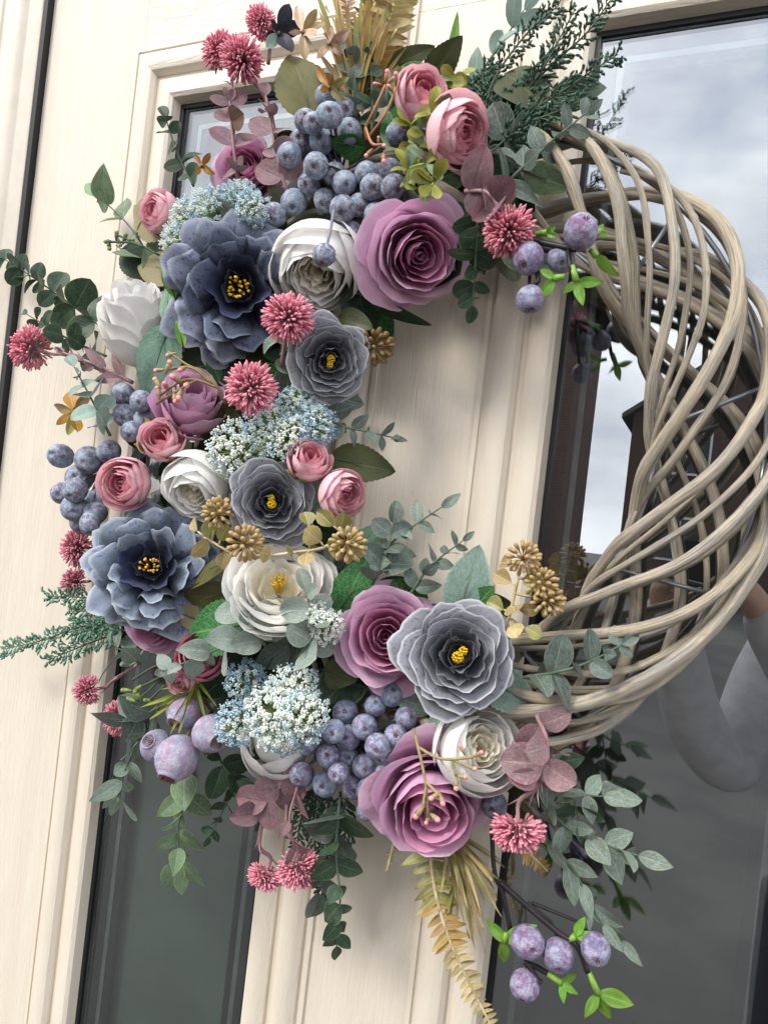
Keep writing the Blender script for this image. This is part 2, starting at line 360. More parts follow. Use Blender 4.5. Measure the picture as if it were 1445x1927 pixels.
M['allium_pale'] = plain('allium_pale_pink', 'e5a6b1', .65, 'd6879a', 3); M['stalk'] = plain('dusky_stalk', '9c6a72', .6, 'b58c8c', 90)
M['lace_w'] = plain('lace_white', 'eef1e4', .8, 'dce5de', 90, bump=0); M['lace_b'] = plain('lace_blue', 'b2ccd8', .8, 'c6d8dc', 90, bump=0); M['lace_b2'] = plain('lace_sky', '93b4cf', .8, 'b0cbdc', 90, bump=0)
M['lace_g'] = plain('lace_green', '8a9c4a', .6, '9cac62', 90)
M['needle'] = plain('rosemary_green', '33503f', .55, '456350', 30); M['needle2'] = plain('rosemary_pale', '5f8a72', .6, '537b66', 30)
M['berry'] = berry_mat('blueberry', '74869a', '5c596e', '73607a', 1.0); M['berry2'] = berry_mat('purple_blueberry', '6f7e9c', '6a5f82', '8d6288', 1.0)
M['plum'] = berry_mat('plum', '6d6688', '7a5a80', '7c86a8', .8); M['fig'] = berry_mat('large_blueberry', '8a88a6', '9a829a', '828eaa', .8)
M['calyx'] = plain('brown_calyx', '7c5238', .8, '5c3a2a', 300)
M['navy'] = leaf_mat('navy_blossom_petal', '1a1f2b', '242a38', '2c3346', None, .12, rough=.5); M['lav'] = petal_mat('lavender_petal', 'a3a6cc', 'b4b9dc')

# ------------------------------------------------------------------ setting: door, frame, panes
def struct(name, me, kind='structure'):
    o = part(name, me, None); o['kind'] = kind; return o
DX0, DX1, DZ0, DZ1 = -.886, .345, .02, ZC+.93
LG = (-.648, -.411, ZC-.99, ZC+.474); RG = (-.145, .100, ZC-.99, ZC+.484); MW = .077
door = thing('front_door', 'cream woodgrain front door with two tall glazed panels', 'door', Vector((-.27, 0, DZ0)))
g = .00025
def slab(name, x0, x1, z0, z1, mat):
    mb = MB(); v, f, uv = box(x0+g, x1-g, 0, .028, z0+g, z1-g); mb.add(v, f, uv); return part(name, mb.mesh(name, mat, smooth=False), door)
XS0, XS1 = LG[0]-MW+.010, LG[1]+MW-.012         # left light opening in the skin
XR0, XR1 = RG[0]-MW+.012, RG[1]+MW-.010
ZT = ZC+.533
slab('stile', DX0, XS0, DZ0, DZ1, M['door_v']); slab('stile', XS1, XR0, DZ0, ZT, M['door_v']); slab('stile', XR1, DX1, DZ0, DZ1, M['door_v'])
slab('rail', XS0, XR1, ZT, DZ1, M['door_h']); slab('rail', XS0, XS1, DZ0, LG[2]-MW+.01, M['door_h']); slab('rail', XR0, XR1, DZ0, RG[2]-MW+.01, M['door_h'])
# moulded surround: profile (distance from outer edge towards the glass, height proud of the skin)
PROF = [(0, -.003), (.0005, .0022), (.0055, .0026), (.0062, .0010), (.0092, .0010), (.0098, .0036), (.014, .0062), (.021, .0080), (.029, .0081), (.0355, .0064), (.0395, .0030), (.0402, .0004), (.0460, .0004), (.0467, .0028), (.052, .0050), (.060, .0064), (.068, .0062), (.0725, .0042), (.0745, .0), (.077, -.010)]
def moulding(G):
    x0, x1, z0, z1 = G; mb = MB(); o = MW
    cs = [(x0-o, z0-o, 1, 1), (x1+o, z0-o, -1, 1), (x1+o, z1+o, -1, -1), (x0-o, z1+o, 1, -1)]
    for k in range(4):
        a, b_ = cs[k], cs[(k+1) % 4]; v = []; uv = []; f = []
        for j, (s, h) in enumerate(PROF):
            hh = h*1.45 if h > 0 else h; pa = (a[0]+a[2]*s, -hh, a[1]+a[3]*s); pb = (b_[0]+b_[2]*s, -hh, b_[1]+b_[3]*s)
            ln = math.hypot(pb[0]-pa[0], pb[2]-pa[2]); v += [pa, pb]; uv += [(s+k*.3, s), (s+k*.3, ln+s)]
        for j in range(len(PROF)-1): f.append((2*j, 2*j+1, 2*j+3, 2*j+2))
        mb.add(v, f, uv)
    me = mb.mesh('moulding', M['mould'])
    me.set_sharp_from_angle(angle=math.radians(28)); return part('moulding', me, door)
def ring(name, G, i0, i1, y0, y1, mat, parent):
    x0, x1, z0, z1 = G; mb = MB()
    for bx_ in ((x0+i0, x0+i1, z0+i0, z1-i0), (x1-i1, x1-i0, z0+i0, z1-i0), (x0+i1, x1-i1, z0+i0, z0+i1), (x0+i1, x1-i1, z1-i1, z1-i0)):
        v, f, uv = box(bx_[0], bx_[1], y0, y1, bx_[2], bx_[3]); mb.add(v, f, uv)
    return part(name, mb.mesh(name, mat, smooth=False), parent)
for G, gm, bm in ((LG, 'glass2', 'blind2'), (RG, 'glass', 'blind')):
    moulding(G)
    mb = MB(); v, f, uv = box(G[0]-.004, G[1]+.004, .0105, .0135, G[2]-.004, G[3]+.004); mb.add(v, f, uv)
    pane = part('glass_pane', mb.mesh('glass_pane', M[gm], smooth=False), door)
    ring('gasket', G, -.002, .004, .0055, .0102, M['black'], pane)
    ring('edge_seal', G, -.002, .020, .0160, .0200, M['black'], pane)
    ring('spacer_bar', G, .0205, .0265, .0165, .0240, M['silver'], pane)
    ring('inner_seal', G, .0270, .036, .0180, .0240, M['black'], pane)
    mb = MB(); v, f, uv = box(G[0], G[1], .030, .034, G[2], G[3]); mb.add(v, f, uv); part('blind', mb.mesh('blind', M[bm], smooth=False), door)
# left frame (jamb)
fr_ = thing('door_frame', 'cream moulded door frame standing left of the dark gap', 'door frame', Vector((-.93, 0, DZ0)))
pf = [(-.8940, .04), (-.8945, -.010), (-.8965, -.0118), (-.9165, -.0125), (-.9185, -.0140), (-.9205, -.0170), (-.927, -.0205), (-.936, -.0222), (-.946, -.0215), (-.955, -.0185), (-.961, -.0145), (-.963, -.0105), (-.9655, -.0095), (-.972, -.0092), (-.974, -.0120), (-1.2, -.0125), (-1.2, .04)]
mb = MB(); v = []; f = []; uv = []
for j, (x, y) in enumerate(pf): v += [(x, y, DZ0), (x, y, DZ1+.05)]; uv += [(j*.01, 0), (j*.01, 1)]
for j in range(len(pf)-1): f.append((2*j, 2*j+2, 2*j+3, 2*j+1))
mb.add(v, f, uv); me = mb.mesh('jamb', M['frame']); me.set_sharp_from_angle(angle=math.radians(40)); part('jamb', me, fr_)
mb = MB(); v, f, uv = box(-.8938, -.8864, -.0095, .03, DZ0, DZ1); mb.add(v, f, uv); part('gasket', mb.mesh('gasket', M['black'], smooth=False), fr_)

# ------------------------------------------------------------------ what the glass reflects: ground, house opposite, photographer
M['paving'] = plain('grey_paving', '454341', .85, '53514e', 1.3); M['brick'] = None
def brick_mat():
    m, t, n_, l_, bs = newmat('red_brick'); b = NB(t); co = b.coords(); n = n_.new('ShaderNodeTexBrick'); n.inputs['Scale'].default_value = 4.4
    n.inputs['Color1'].default_value = lin('513a31'); n.inputs['Color2'].default_value = lin('452f27'); n.inputs['Mortar'].default_value = lin('645c55'); n.inputs['Mortar Size'].default_value = .012
    c = b.sep(co['Object']); b.put(n.inputs['Vector'], b.comb(b.math('ADD', c[0], c[1]), c[2], 0)); b.put(bs.inputs['Base Color'], n.outputs[0]); bs.inputs['Roughness'].default_value = .9; return m
M['brick'] = brick_mat(); M['tiles'] = plain('roof_tile', '4a4542', .8, '5a5350', 6); M['upvc'] = plain('white_upvc', 'dadada', .4, bump=0); M['dark_glass'] = plain('dark_glass', '20262c', .08, bump=0)
mb = MB(); mb.add([(-70, -70, -.15), (70, -70, -.15), (70, .6, -.15), (-70, .6, -.15)], [(0, 1, 2, 3)]); struct('ground', mb.mesh('ground', M['paving']))
def house(x0, x1, y, dep, eave, ridge, label):
    root = thing('brick_house', label, 'house', Vector(((x0+x1)/2, y, 0))); xm = (x0+x1)/2
    mb = MB(); mb.add([(x0, y, -.15), (x1, y, -.15), (x1, y, eave), (xm, y, ridge), (x0, y, eave), (x0, y-dep, -.15), (x1, y-dep, -.15), (x1, y-dep, eave), (xm, y-dep, ridge), (x0, y-dep, eave)], [(0, 1, 2, 3, 4), (5, 9, 8, 7, 6), (0, 4, 9, 5), (1, 6, 7, 2)]); part('wall', mb.mesh('wall', M['brick'], smooth=False), root)
    mb = MB(); o = .3; k = (ridge-eave)/(xm-x0)
    for sx in (x0-o, x1+o): mb.add([(sx, y+o, eave-o*k+.05), (xm, y+o, ridge+.05), (xm, y-dep-o, ridge+.05), (sx, y-dep-o, eave-o*k+.05), (sx, y+o, eave-o*k+.2), (xm, y+o, ridge+.2), (xm, y-dep-o, ridge+.2), (sx, y-dep-o, eave-o*k+.2)], [(0, 1, 2, 3), (4, 5, 6, 7), (0, 1, 5, 4), (0, 3, 7, 4), (3, 2, 6, 7)])
    part('roof', mb.mesh('roof', M['tiles'], smooth=False), root)
    for wx in (x0+1.6, x1-1.6):
        for wz in (1.0, 3.5):
            mb = MB(); v, f, uv = box(wx-.62, wx+.62, y-.02, y+.05, wz, wz+1.3); mb.add(v, f, uv); wo = part('window', mb.mesh('window', M['upvc'], smooth=False), root)
            mb = MB()
            for a in (-.56, .03): v, f, uv = box(wx+a, wx+a+.53, y+.04, y+.06, wz+.07, wz+1.23); mb.add(v, f, uv)
            part('pane', mb.mesh('pane', M['dark_glass'], smooth=False), wo)
house(-2.3, 5.2, -22, 9, 5.2, 8.0, 'red brick gabled house mirrored in the right glass panel')
house(-10.6, -2.68, -14, 3, 6.3, 8.6, 'nearer brick house mirrored at the left edge of the right glass')
def Q(x, y, dd): p = P(x, y, -dd); return Vector((p.x, -p.y, p.z))       # point whose mirror image in the glass shows at pixel x, y
def skinned(name, pts, edges, parent, mat, label=None):
    me = bpy.data.meshes.new(name); me.from_pydata([tuple(p) for p, r in pts], edges, []); me.materials.append(mat); o = part(name, me, parent, label=label)
    sk = o.modifiers.new('skin', 'SKIN'); o.modifiers.new('sub', 'SUBSURF').levels = 2; o.modifiers['sub'].render_levels = 2
    for i, (p, r) in enumerate(pts):
        me.skin_vertices[0].data[i].radius = (r, r*.85) if r > .09 else (r, r)
    me.skin_vertices[0].data[0].use_root = True
    sk.use_smooth_shade = True; return o

M['skin'] = plain('skin', '9a7664', .55, 'a5806c'); M['top'] = plain('pale_grey_top', '9a989a', .9, 'a5a3a5', 40); M['trouser'] = plain('dark_trousers', '23242a', .9); M['hair'] = plain('dark_hair', '221c18', .6, '2e2620', 80); M['phone'] = plain('black_phone', '111114', .25, bump=0)
bx0 = .36; by0 = -1.16; pz = .02
per = thing('person', 'person in a pale grey top photographing the wreath, mirrored in the glass', 'person', Vector((bx0, by0, -.15)))
V = Vector; sh = V((bx0, by0, 1.44))
sL, sR = V((bx0-.18, by0, 1.41)), V((bx0+.18, by0, 1.41)); eL, eR = V((.10, by0+.12, 1.12)), V((.46, by0+.16, 1.12)); hL, hR = V((-.07, -.80, 1.37)), V((.085, -.79, 1.38))
arm = lambda s_, e_, h_: [(s_, .055), (s_.lerp(e_, .5), .05), (e_, .044), (e_.lerp(h_, .5), .040), (h_, .028)]
body = [(V((bx0, by0, .95)), .10), (V((bx0, by0, 1.15)), .095), (V((bx0, by0, 1.34)), .10), (V((bx0, by0+.01, 1.47)), .06), (V((bx0-.02, by0+.03, 1.56)), .055), (V((bx0-.03, by0+.05, 1.64)), .085), (V((bx0-.03, by0+.05, 1.74)), .07)]
e = [(0, 1), (1, 2), (2, 3), (3, 4), (4, 5), (5, 6)]; n0 = len(body)
for s_, e_, h_ in ((sL, eL, hL), (sR, eR, hR)):
    a = arm(s_, e_, h_); k = len(body); body += a; e += [(2, k)]+[(k+i, k+i+1) for i in range(4)]
    hd = (V((0, -DIST-.03, ZC-.06))-h_); hd.normalize(); k2 = len(body); up = V((0, 0, 1)); body.append((h_+hd*.03+up*.02, .026)); e.append((k+4, k2))
    for q in range(5):
        fo = up*(.045-.018*q)+hd*.012; k3 = len(body); body += [(h_+hd*.05+fo, .009), (h_+hd*.075+fo*1.05, .0085), (h_+hd*.095+fo*1.0+V((0, .012, 0)), .007)]; e += [(k2, k3), (k3, k3+1), (k3+1, k3+2)]
for sx in (-.09, .09):
    k = len(body); body += [(V((bx0+sx, by0, .84)), .065), (V((bx0+sx, by0, .48)), .05), (V((bx0+sx, by0, .09)), .04), (V((bx0+sx, by0+.13, .035)), .03)]; e += [(0, k), (k, k+1), (k+1, k+2), (k+2, k+3)]
low = lambda L_: [(p_-V((0, 0, .15)) if not any((p_-h_).length < .13 for h_ in (hL, hR)) else p_, r_) for p_, r_ in L_]
bo = skinned('body', low(body), e, per, M['skin'])
tp = [(V((bx0, by0, .88)), .15), (V((bx0, by0, 1.15)), .142), (V((bx0, by0, 1.36)), .155), (V((bx0, by0, 1.46)), .075)]; te = [(0, 1), (1, 2), (2, 3)]
for s_, e_, h_ in ((sL, eL, hL), (sR, eR, hR)):
    k = len(tp); tp += [(p_, r_+.024) for p_, r_ in arm(s_, e_, e_.lerp(h_, .96))]; te += [(2, k)]+[(k+i, k+i+1) for i in range(4)]
skinned('top', low(tp), te, per, M['top'])
tr = [(V((bx0, by0, .93)), .142)]; te = []
for sx in (-.09, .09): k = len(tr); tr += [(V((bx0+sx, by0, .82)), .098), (V((bx0+sx, by0, .48)), .075), (V((bx0+sx, by0, .12)), .06)]; te += [(0, k), (k, k+1), (k+1, k+2)]
skinned('trousers', low(tr), te, per, M['trouser'])
skinned('hair', low([(V((bx0-.03, by0-.02, 1.70)), .105), (V((bx0-.03, by0-.04, 1.58)), .10), (V((bx0-.03, by0-.05, 1.46)), .085), (V((bx0-.03, by0+.03, 1.79)), .06)]), [(0, 1), (1, 2), (0, 3)], per, M['hair'])
mb = MB(); v, f, uv = box(-.037, .037, -DIST-.020, -DIST-.012, ZC-.135, ZC+.012); mb.add(v, f, uv); po = part('phone', mb.mesh('phone', M['phone'], smooth=False), None); po['label'] = 'black phone held up at the camera, mirrored in the glass'; po['category'] = 'phone'

# ------------------------------------------------------------------ willow wreath base
rng = random.Random(4)
WC = Vector((-.235, 0, ZC+.077)); WRX, WRZ, WA, WB, WD = .233, .249, .048, .037, .055
def ring_pt(th, ph, a=1.0, b=1.0):
    c, s = math.cos(th), math.sin(th)
    rx, rz = WRX+WA*a*math.cos(ph), WRZ+WA*a*math.cos(ph)
    return Vector((WC.x+rx*c, -(WD+WB*b*math.sin(ph)), WC.z+rz*s))
wreath = thing('willow_wreath', 'woven grey-brown willow wreath ring, bare on its right half', 'wreath', WC + Vector((0, -.01, -.28)))
# (angle where the cane crosses the front, radius, size of its winding, handedness, depth mode)
strands = [(53, .0056, 1, 1, 0), (34, .0050, 1, 1, 0), (15, .0062, 1.04, 1, 0), (-5, .0058, 1.05, 1, 0), (-21, .0050, 1, 1, 0), (-37, .0056, 1, 1, 0),
           (44, .0030, .97, 1, 0), (-13, .0032, .97, 1, 0), (-50, .0034, .93, 1, 2, -10, -66), (24, .0034, .9, 1, 2, 60, 0),
           (66, .0042, .97, -1, 1), (48, .0030, .9, -1, 1), (31, .0046, .97, -1, 1), (13, .0032, .9, -1, 1), (-4, .0046, .97, -1, 1), (-21, .0032, .9, -1, 1),
           (-70, .0072, 1.10, .45, 0)]
for i, st_ in enumerate(strands):
    tc_, rad, aa, hand, back = st_[:5]; a0, a1 = (st_[5], st_[6]) if len(st_) > 5 else (-178, 179)
    n = 220; pts = []; rr = []; sd_ = rng.random()*50; wind = 3.35 + rng.uniform(-.22, .22); flat = rng.uniform(.75, .95)
    for k in range(n):
        th = math.radians(a0 + (a1-a0)*k/(n-1))
        ph = math.pi/2 - hand*wind*(th-math.radians(tc_)) + .13*noise.noise(Vector((th*1.3, sd_, 0)))
        am = aa*(1+.09*noise.noise(Vector((th*1.8, sd_, 5))))
        p = ring_pt(th, ph, am, am*.94)
        hid = min(1, max(0, (abs(math.degrees(th))-72)/25)); p.y = -(.050+(-p.y-.050)*(1-.62*hid))     # pressed flat under the flowers
        if back == 1: p.y = -(WD - .010 - .012*math.sin(ph))
        p += Vector((noise.noise(Vector((th*6, sd_, 1))), .5*noise.noise(Vector((th*6, sd_, 7))), noise.noise(Vector((th*6, sd_, 2)))))*.0020
        pts.append(p); nd = .10*noise.noise(Vector((th*9, sd_, 3)))+.07*noise.noise(Vector((th*34, sd_, 4)))
        knot = .20*math.exp(-(((k+i*11) % 37-18)/1.6)**2)
        rr.append(rad*.86*(1+nd+knot)*(1-.25*abs(k/(n-1)-.5)))
    mb = MB(); v, f, uv = tube(pts, rr, 12)
    for q in range(len(v)):           # uneven, slightly ridged bark
        pc = pts[q//12] if q < n*12 else None
        if pc is not None: v[q] = pc+(v[q]-pc)*(1+.10*noise.noise(Vector((math.cos(q % 12*.5236)*1.3, math.sin(q % 12*.5236)*1.3, (q//12)*.10+sd_))))
    mb.add(v, f, uv)
    part('cane', mb.mesh('cane', M['willow%d' % (i % 3)]), wreath)
for rx_, dd in ((.272, .045), (.190, .045)):
    pts = [Vector((WC.x+(rx_)*math.cos(t), -dd, WC.z+(rx_+.016)*math.sin(t))) for t in [2*math.pi*k/90 for k in range(91)]]
    mb = MB(); v, f, uv = tube(pts, .0022, 6); mb.add(v, f, uv); part('wire_hoop', mb.mesh('wire_hoop', M['wire']), wreath)
for a_ in (40, 5, -30, -62):
    t = math.radians(a_); pts = [Vector((WC.x+r*math.cos(t+dt), -.045, WC.z+(r+.016)*math.sin(t+dt))) for r, dt in ((.188, 0), (.274, .12))]
    mb = MB(); v, f, uv = tube(pts, .0020, 6); mb.add(v, f, uv); part('wire_strut', mb.mesh('wire_strut', M['wire']), wreath)

# ------------------------------------------------------------------ flowers
def petal_mesh(rg, az, hw, rb, rr, zr, curl, rnd, ruf, zb, mat, pw=3.0, roll=0.0, nu=14, nv=10, spiral=.05, point=0):
    jt = [(rg.uniform(-1, 1), rg.uniform(-1, 1)) for _ in range(nu+1)]
    ph = [rg.uniform(0, 6.28) for _ in range(4)]; k1 = rg.uniform(4, 6.5); lift = rg.uniform(-.03, .03); sk = rg.uniform(-.12, .12)
    jj = 1+rg.uniform(-.07, .07); rr = rr*jj*(1+rg.uniform(-.05, .05)); rb = rb*jj; zr = zr+lift*1.8; lean = rg.uniform(-.05, .05)
    def fn(a, b):
        u = 2*a-1; tm = 1-rnd*abs(u+sk*.4)**pw - point*abs(u)
        t = b*max(.05, tm)
        q = 1-t
        r = q**3*.12*rb+3*q*q*t*rb*.86+3*q*t*t*rb*1.10+t**3*rr
        z = q**3*zb+3*q*q*t*(zb+.02)+3*q*t*t*(zb+(zr-zb)*.62)+t**3*zr
        c = max(0, (t-.68)/.32)
        e = curl*c*c; r += e; z -= e*.75
        wf = .38+.62*min(1, t/.5)**.8
        r *= 1+spiral*u
        wv = ruf*t**3*(math.sin(k1*u+ph[0])+.5*math.sin(2.3*k1*u+ph[1])); r += wv*.7; z += wv*.8*math.cos(ph[2])
        r += .035*t*math.sin(2.2*u+ph[3])*rb; z += lean*u*t
        j_ = jt[int(round(a*nu))]; r += j_[0]*.012*t**4*rr**.5; z += j_[1]*.018*t**4*rr**.5
        if roll:
            ro = max(0, abs(u)-.35)**2*roll*t; r += ro*.35; z -= ro
        an = az+u*hw*wf
        return (r*math.cos(an), r*math.sin(an), z)
    v, f, uv = grid(nu, nv, fn); mb = MB(); mb.add(v, f, uv); return mb.mesh('petal', mat)
# rows: petals, half-width deg, belly r, rim r, rim z, curl, rounding, ruffle, material slot
FT = {
 'rose': (-.8, [(2, 105, .08, .06, .10, 0, .25, .015, 1), (3, 86, .16, .13, .18, .0, .32, .02, 1), (3, 88, .26, .22, .27, .01, .34, .03, 1), (3, 92, .37, .34, .34, .03, .38, .035, 1), (3, 94, .48, .45, .36, .05, .4, .04, 1), (4, 76, .59, .57, .30, .07, .42, .04, 0), (4, 76, .69, .69, .16, .11, .44, .045, 0), (4, 70, .77, .82, -.08, .17, .46, .05, 0), (4, 62, .82, .95, -.34, .22, .48, .055, 0)]),
 'ranun': (-.92, [(3, 70, .16, .06, .18, 0, .25, .03, 1), (4, 62, .28, .18, .27, 0, .25, .03, 1), (4, 66, .42, .29, .34, 0, .3, .03, 1), (5, 58, .56, .40, .39, .01, .34, .025, 0), (5, 58, .70, .52, .40, .02, .38, .02, 0), (5, 58, .84, .66, .34, .03, .42, .02, 0), (4, 66, .96, .84, .16, .04, .46, .02, 0)]),
 'bud': (-1.0, [(3, 80, .34, .20, .38, 0, .3, .02, 1), (4, 68, .52, .36, .46, .01, .34, .02, 1), (4, 66, .72, .52, .50, .03, .38, .02, 0), (4, 64, .88, .70, .40, .03, .44, .02, 0), (4, 58, .97, .90, .10, .03, .48, .02, 0)]),
 'peony': (-.95, [(3, 75, .16, .12, .16, .03, .3, .04, 1), (4, 62, .27, .21, .22, .03, .3, .045, 1), (4, 64, .39, .30, .29, .03, .32, .045, 1), (4, 66, .52, .39, .36, .03, .36, .04, 0), (4, 70, .66, .48, .42, .03, .4, .035, 0), (4, 74, .80, .58, .43, .04, .44, .035, 0), (4, 76, .92, .70, .36, .05, .48, .035, 0), (4, 72, 1.0, .88, .14, .06, .5, .035, 0)]),
 'openpeony': (-.7, [(5, 48, .34, .34, .04, .05, .28, .034, 1), (5, 52, .48, .48, .14, .05, .28, .034, 1), (5, 56, .62, .60, .22, .04, .32, .034, 0), (6, 50, .75, .74, .24, .03, .36, .035, 0), (6, 50, .86, .88, .14, .05, .4, .03, 0), (6, 46, .94, 1.0, -.06, .06, .44, .025, 0)]),
 'closed': (-1.5, [(3, 80, .45, .25, .42, 0, .3, .03, 0), (4, 70, .60, .42, .48, .04, .34, .04, 0), (4, 66, .74, .58, .44, .09, .42, .05, 0), (4, 62, .86, .74, .30, .13, .5, .055, 0), (4, 58, .97, .90, .05, .15, .55, .06, 0), (4, 52, 1.04, 1.02, -.35, .16, .65, .06, 0)]),
 'camellia': (-.48, [(2, 95, .19, .17, .18, .0, .25, .04, 1), (3, 84, .28, .28, .26, .01, .25, .05, 1), (4, 60, .40, .42, .22, .03, .27, .05, 1), (4, 62, .52, .57, .14, .05, .3, .05, 0), (5, 52, .60, .72, .04, .07, .32, .055, 0), (5, 50, .66, .86, -.10, .08, .34, .06, 0), (4, 52, .70, 1.0, -.28, .08, .36, .06, 0)]),
 'bluepeony': (-.5, [(3, 70, .20, .20, .22, .0, .25, .05, 1), (4, 56, .32, .36, .28, .04, .25, .06, 1), (5, 44, .44, .52, .30, .10, .28, .06, 2), (6, 38, .54, .66, .22, .16, .3, .06, 2), (7, 32, .60, .80, .06, .18, .3, .06, 0), (7, 31, .64, .92, -.12, .18, .3, .06, 0), (6, 34, .64, 1.0, -.32, .14, .32, .05, 0)]),
}
def ball(rg, mb, c, r, mi=0):
    v, f, uv = lathe([(0.02*r, -r), (.7*r, -.7*r), (r, 0), (.7*r, .7*r), (.02*r, r)], 6)
    mb.add(v, f, uv, mi, Matrix.Translation(c))
def flower(ft, mats, x, y, r, d, tx, ty, label, name='rose', cat='rose', group=None, stamen=None, seed=0, stretch=1.0, sepals=None):
    rg = random.Random(seed*7+int(x)+int(y)); p = P(x, y, d); s = S(p)*r
    ax = axis(p, tx, ty); Mt = frame(p, ax, rg.uniform(0, 6.28), s) @ Matrix.Diagonal((1, 1, stretch, 1))
    root = thing(name, label, cat, p - ax*s*.6, group)
    zb, rows = FT[ft]; tw = 0
    for (n, hw, rb, rr, zr, cu, rnd, ruf, mi) in rows:
        tw += 2.4+rg.uniform(-.3, .3)
        for k in range(n):
            az = tw+2*math.pi*k/n+rg.uniform(-.32, .32)
            bp = ft == 'bluepeony' and mi != 1
            me = petal_mesh(rg, az, math.radians(hw*rg.uniform(.92, 1.08)), rb, rr, zr, cu, rnd, ruf, zr+(zb-zr)*min(1, .42+.62*rb), mats[mi], roll=rg.uniform(2.2, 4.0) if bp else 0, pw=2.2 if bp else 3.0, point=.08 if bp else 0)
            part('petal', me, root, Mt)
    if stamen:
        mb = MB()
        if stamen[0] == 'balls':
            for c, cr, nn in (((.03, -.02, .12), .085, 34), ((-.06, .09, .15), .06, 18)):
                for q in range(nn):
                    zz = 1-2*(q+.5)/nn; rq = math.sqrt(1-zz*zz); a = q*2.4
                    ball(rg, mb, (c[0]+cr*rq*math.cos(a), c[1]+cr*rq*math.sin(a), c[2]+cr*zz), .024)
        else:
            for q in range(26):
                a = rg.uniform(0, 6.28); rq = .12*math.sqrt(rg.random()); h = rg.uniform(.10, .24)
                b0 = Vector((rq*.4*math.cos(a), rq*.4*math.sin(a), -.25)); b1 = Vector((rq*1.3*math.cos(a), rq*1.3*math.sin(a), h))
                v, f, uv = tube([b0, b1*.9+b0*.1, b1], [.008, .010, .022], 5); mb.add(v, f, uv)
        part('stamens', mb.mesh('stamens', M[stamen[1]]), root, Mt, kind='stuff')
    if sepals:
        for k in range(5):
            a = 2*math.pi*k/5+rg.random()
            me = petal_mesh(rg, a, .42, .98, 1.04, .0, .12, .2, .01, -1.0, M[sepals], pw=1.3, point=.5)
            part('sepal', me, root, Mt)
    return root
mv = (M['mauve'], M['mauve_in']); pk = (M['pink'], M['pink_in']); dp = (M['rose_out'], M['pink_in']); wh = (M['white'], M['cream_in']); ww = (M['white'], M['white'])
gy = (M['grey'], M['grey_in']); bl = (M['blue'], M['blue_in'], M['blue_mid']); bl2 = (M['blue2'], M['blue_in'], M['blue2'])
flower('rose', mv, 788, 480, 103, .110, .28, -.12, 'largest mauve rose, under the upper blueberries at the top of the opening')
flower('rose', mv, 726, 1198, 97, .104, -.05, .05, 'open mauve rose left of the lower grey camellia')
flower('rose', mv, 812, 1522, 118, .108, .12, -.52, 'mauve rose facing down above the hanging gold fern', seed=2)
flower('closed', mv, 365, 742, 62, .108, .12, .62, 'closed mauve rose half hidden behind a brown waxflower sprig', stretch=.95)
flower('rose', mv, 290, 1182, 58, .070, -.35, -.35, 'mauve rose peeping out below the lower blue peony')
flower('rose', mv, 462, 315, 66, .052, -.25, .35, 'mauve rose mostly hidden behind burgundy leaves and clover heads')
flower('bud', pk, 795, 172, 54, .100, .22, .50, 'pink rosebud at the top right touching the wider pink rose', name='pink_rose', sepals='yellowgreen')
flower('ranun', pk, 868, 250, 70, .112, .62, .02, 'pink rose at upper right turned toward the rosemary', name='pink_rose')
flower('ranun', pk, 294, 398, 46, .085, -.62, .30, 'pink rose at upper left behind the pale blue lace', name='pink_rose')
flower('bud', pk, 302, 826, 44, .130, -.22, .34, 'cupped pink rosebud on the left above the white rose', name='pink_rose', sepals='yellowgreen')
flower('ranun', pk, 231, 910, 55, .120, -.42, .02, 'round pink rose on the left beside the blueberry bunch', name='pink_rose')
flower('bud', pk, 583, 862, 45, .118, .15, .55, 'cupped pink rosebud above the middle grey camellia', name='pink_rose', sepals='yellowgreen')
flower('ranun', pk, 648, 931, 52, .108, .56, -.18, 'pink rose right of the middle grey camellia', name='pink_rose')
flower('ranun', dp, 380, 1230, 54, .100, -.10, .30, 'deep pink rose under the bright green veined leaf', name='pink_rose')
flower('bud', pk, 340, 1280, 34, .100, -.40, -.50, 'small pink bud below the deep pink rose', name='pink_rose', sepals='yellowgreen')
flower('closed', (M['white2'],)*2, 251, 570, 66, .105, -.22, .80, 'closed white rose at far left beside the upper blue peony', name='white_rose', stretch=1.25)
flower('peony', wh, 598, 510, 92, .100, -.20, -.52, 'white rose with cream heart under the upper blueberries', name='white_rose')
flower('peony', wh, 368, 922, 70, .108, -.35, -.52, 'white rose left of the middle grey camellia', name='white_rose')
flower('openpeony', wh, 526, 1100, 102, .118, .0, .58, 'open white rose with yellow stamens above silver leaves', name='white_rose', stamen=('fil', 'stamen'))
flower('peony', wh, 904, 1408, 92, .108, .38, .12, 'white rose directly below the lower grey camellia', name='white_rose')
flower('bud', ww, 524, 1388, 78, .080, .0, .45, 'white rose almost covered by lace flowers and lower blueberries', name='white_rose')
flower('bluepeony', bl, 450, 542, 138, .112, -.08, .10, 'large speckled violet-blue peony with yellow stamens at upper left', name='blue_peony', cat='peony', stamen=('fil', 'stamen'))
flower('bluepeony', bl2, 284, 1066, 119, .112, -.15, .12, 'large speckled pale blue peony with orange stamens at lower left', name='blue_peony', cat='peony', stamen=('fil', 'stamen2'), seed=3)
flower('camellia', gy, 622, 678, 80, .112, .12, -.05, 'small slate grey camellia at the left edge of the opening', name='grey_camellia', cat='camellia', stamen=('balls', 'stamen'))
flower('camellia', gy, 511, 946, 86, .124, -.06, .02, 'slate grey camellia in the middle, among gold sprigs', name='grey_camellia', cat='camellia', stamen=('balls', 'stamen'), seed=5)
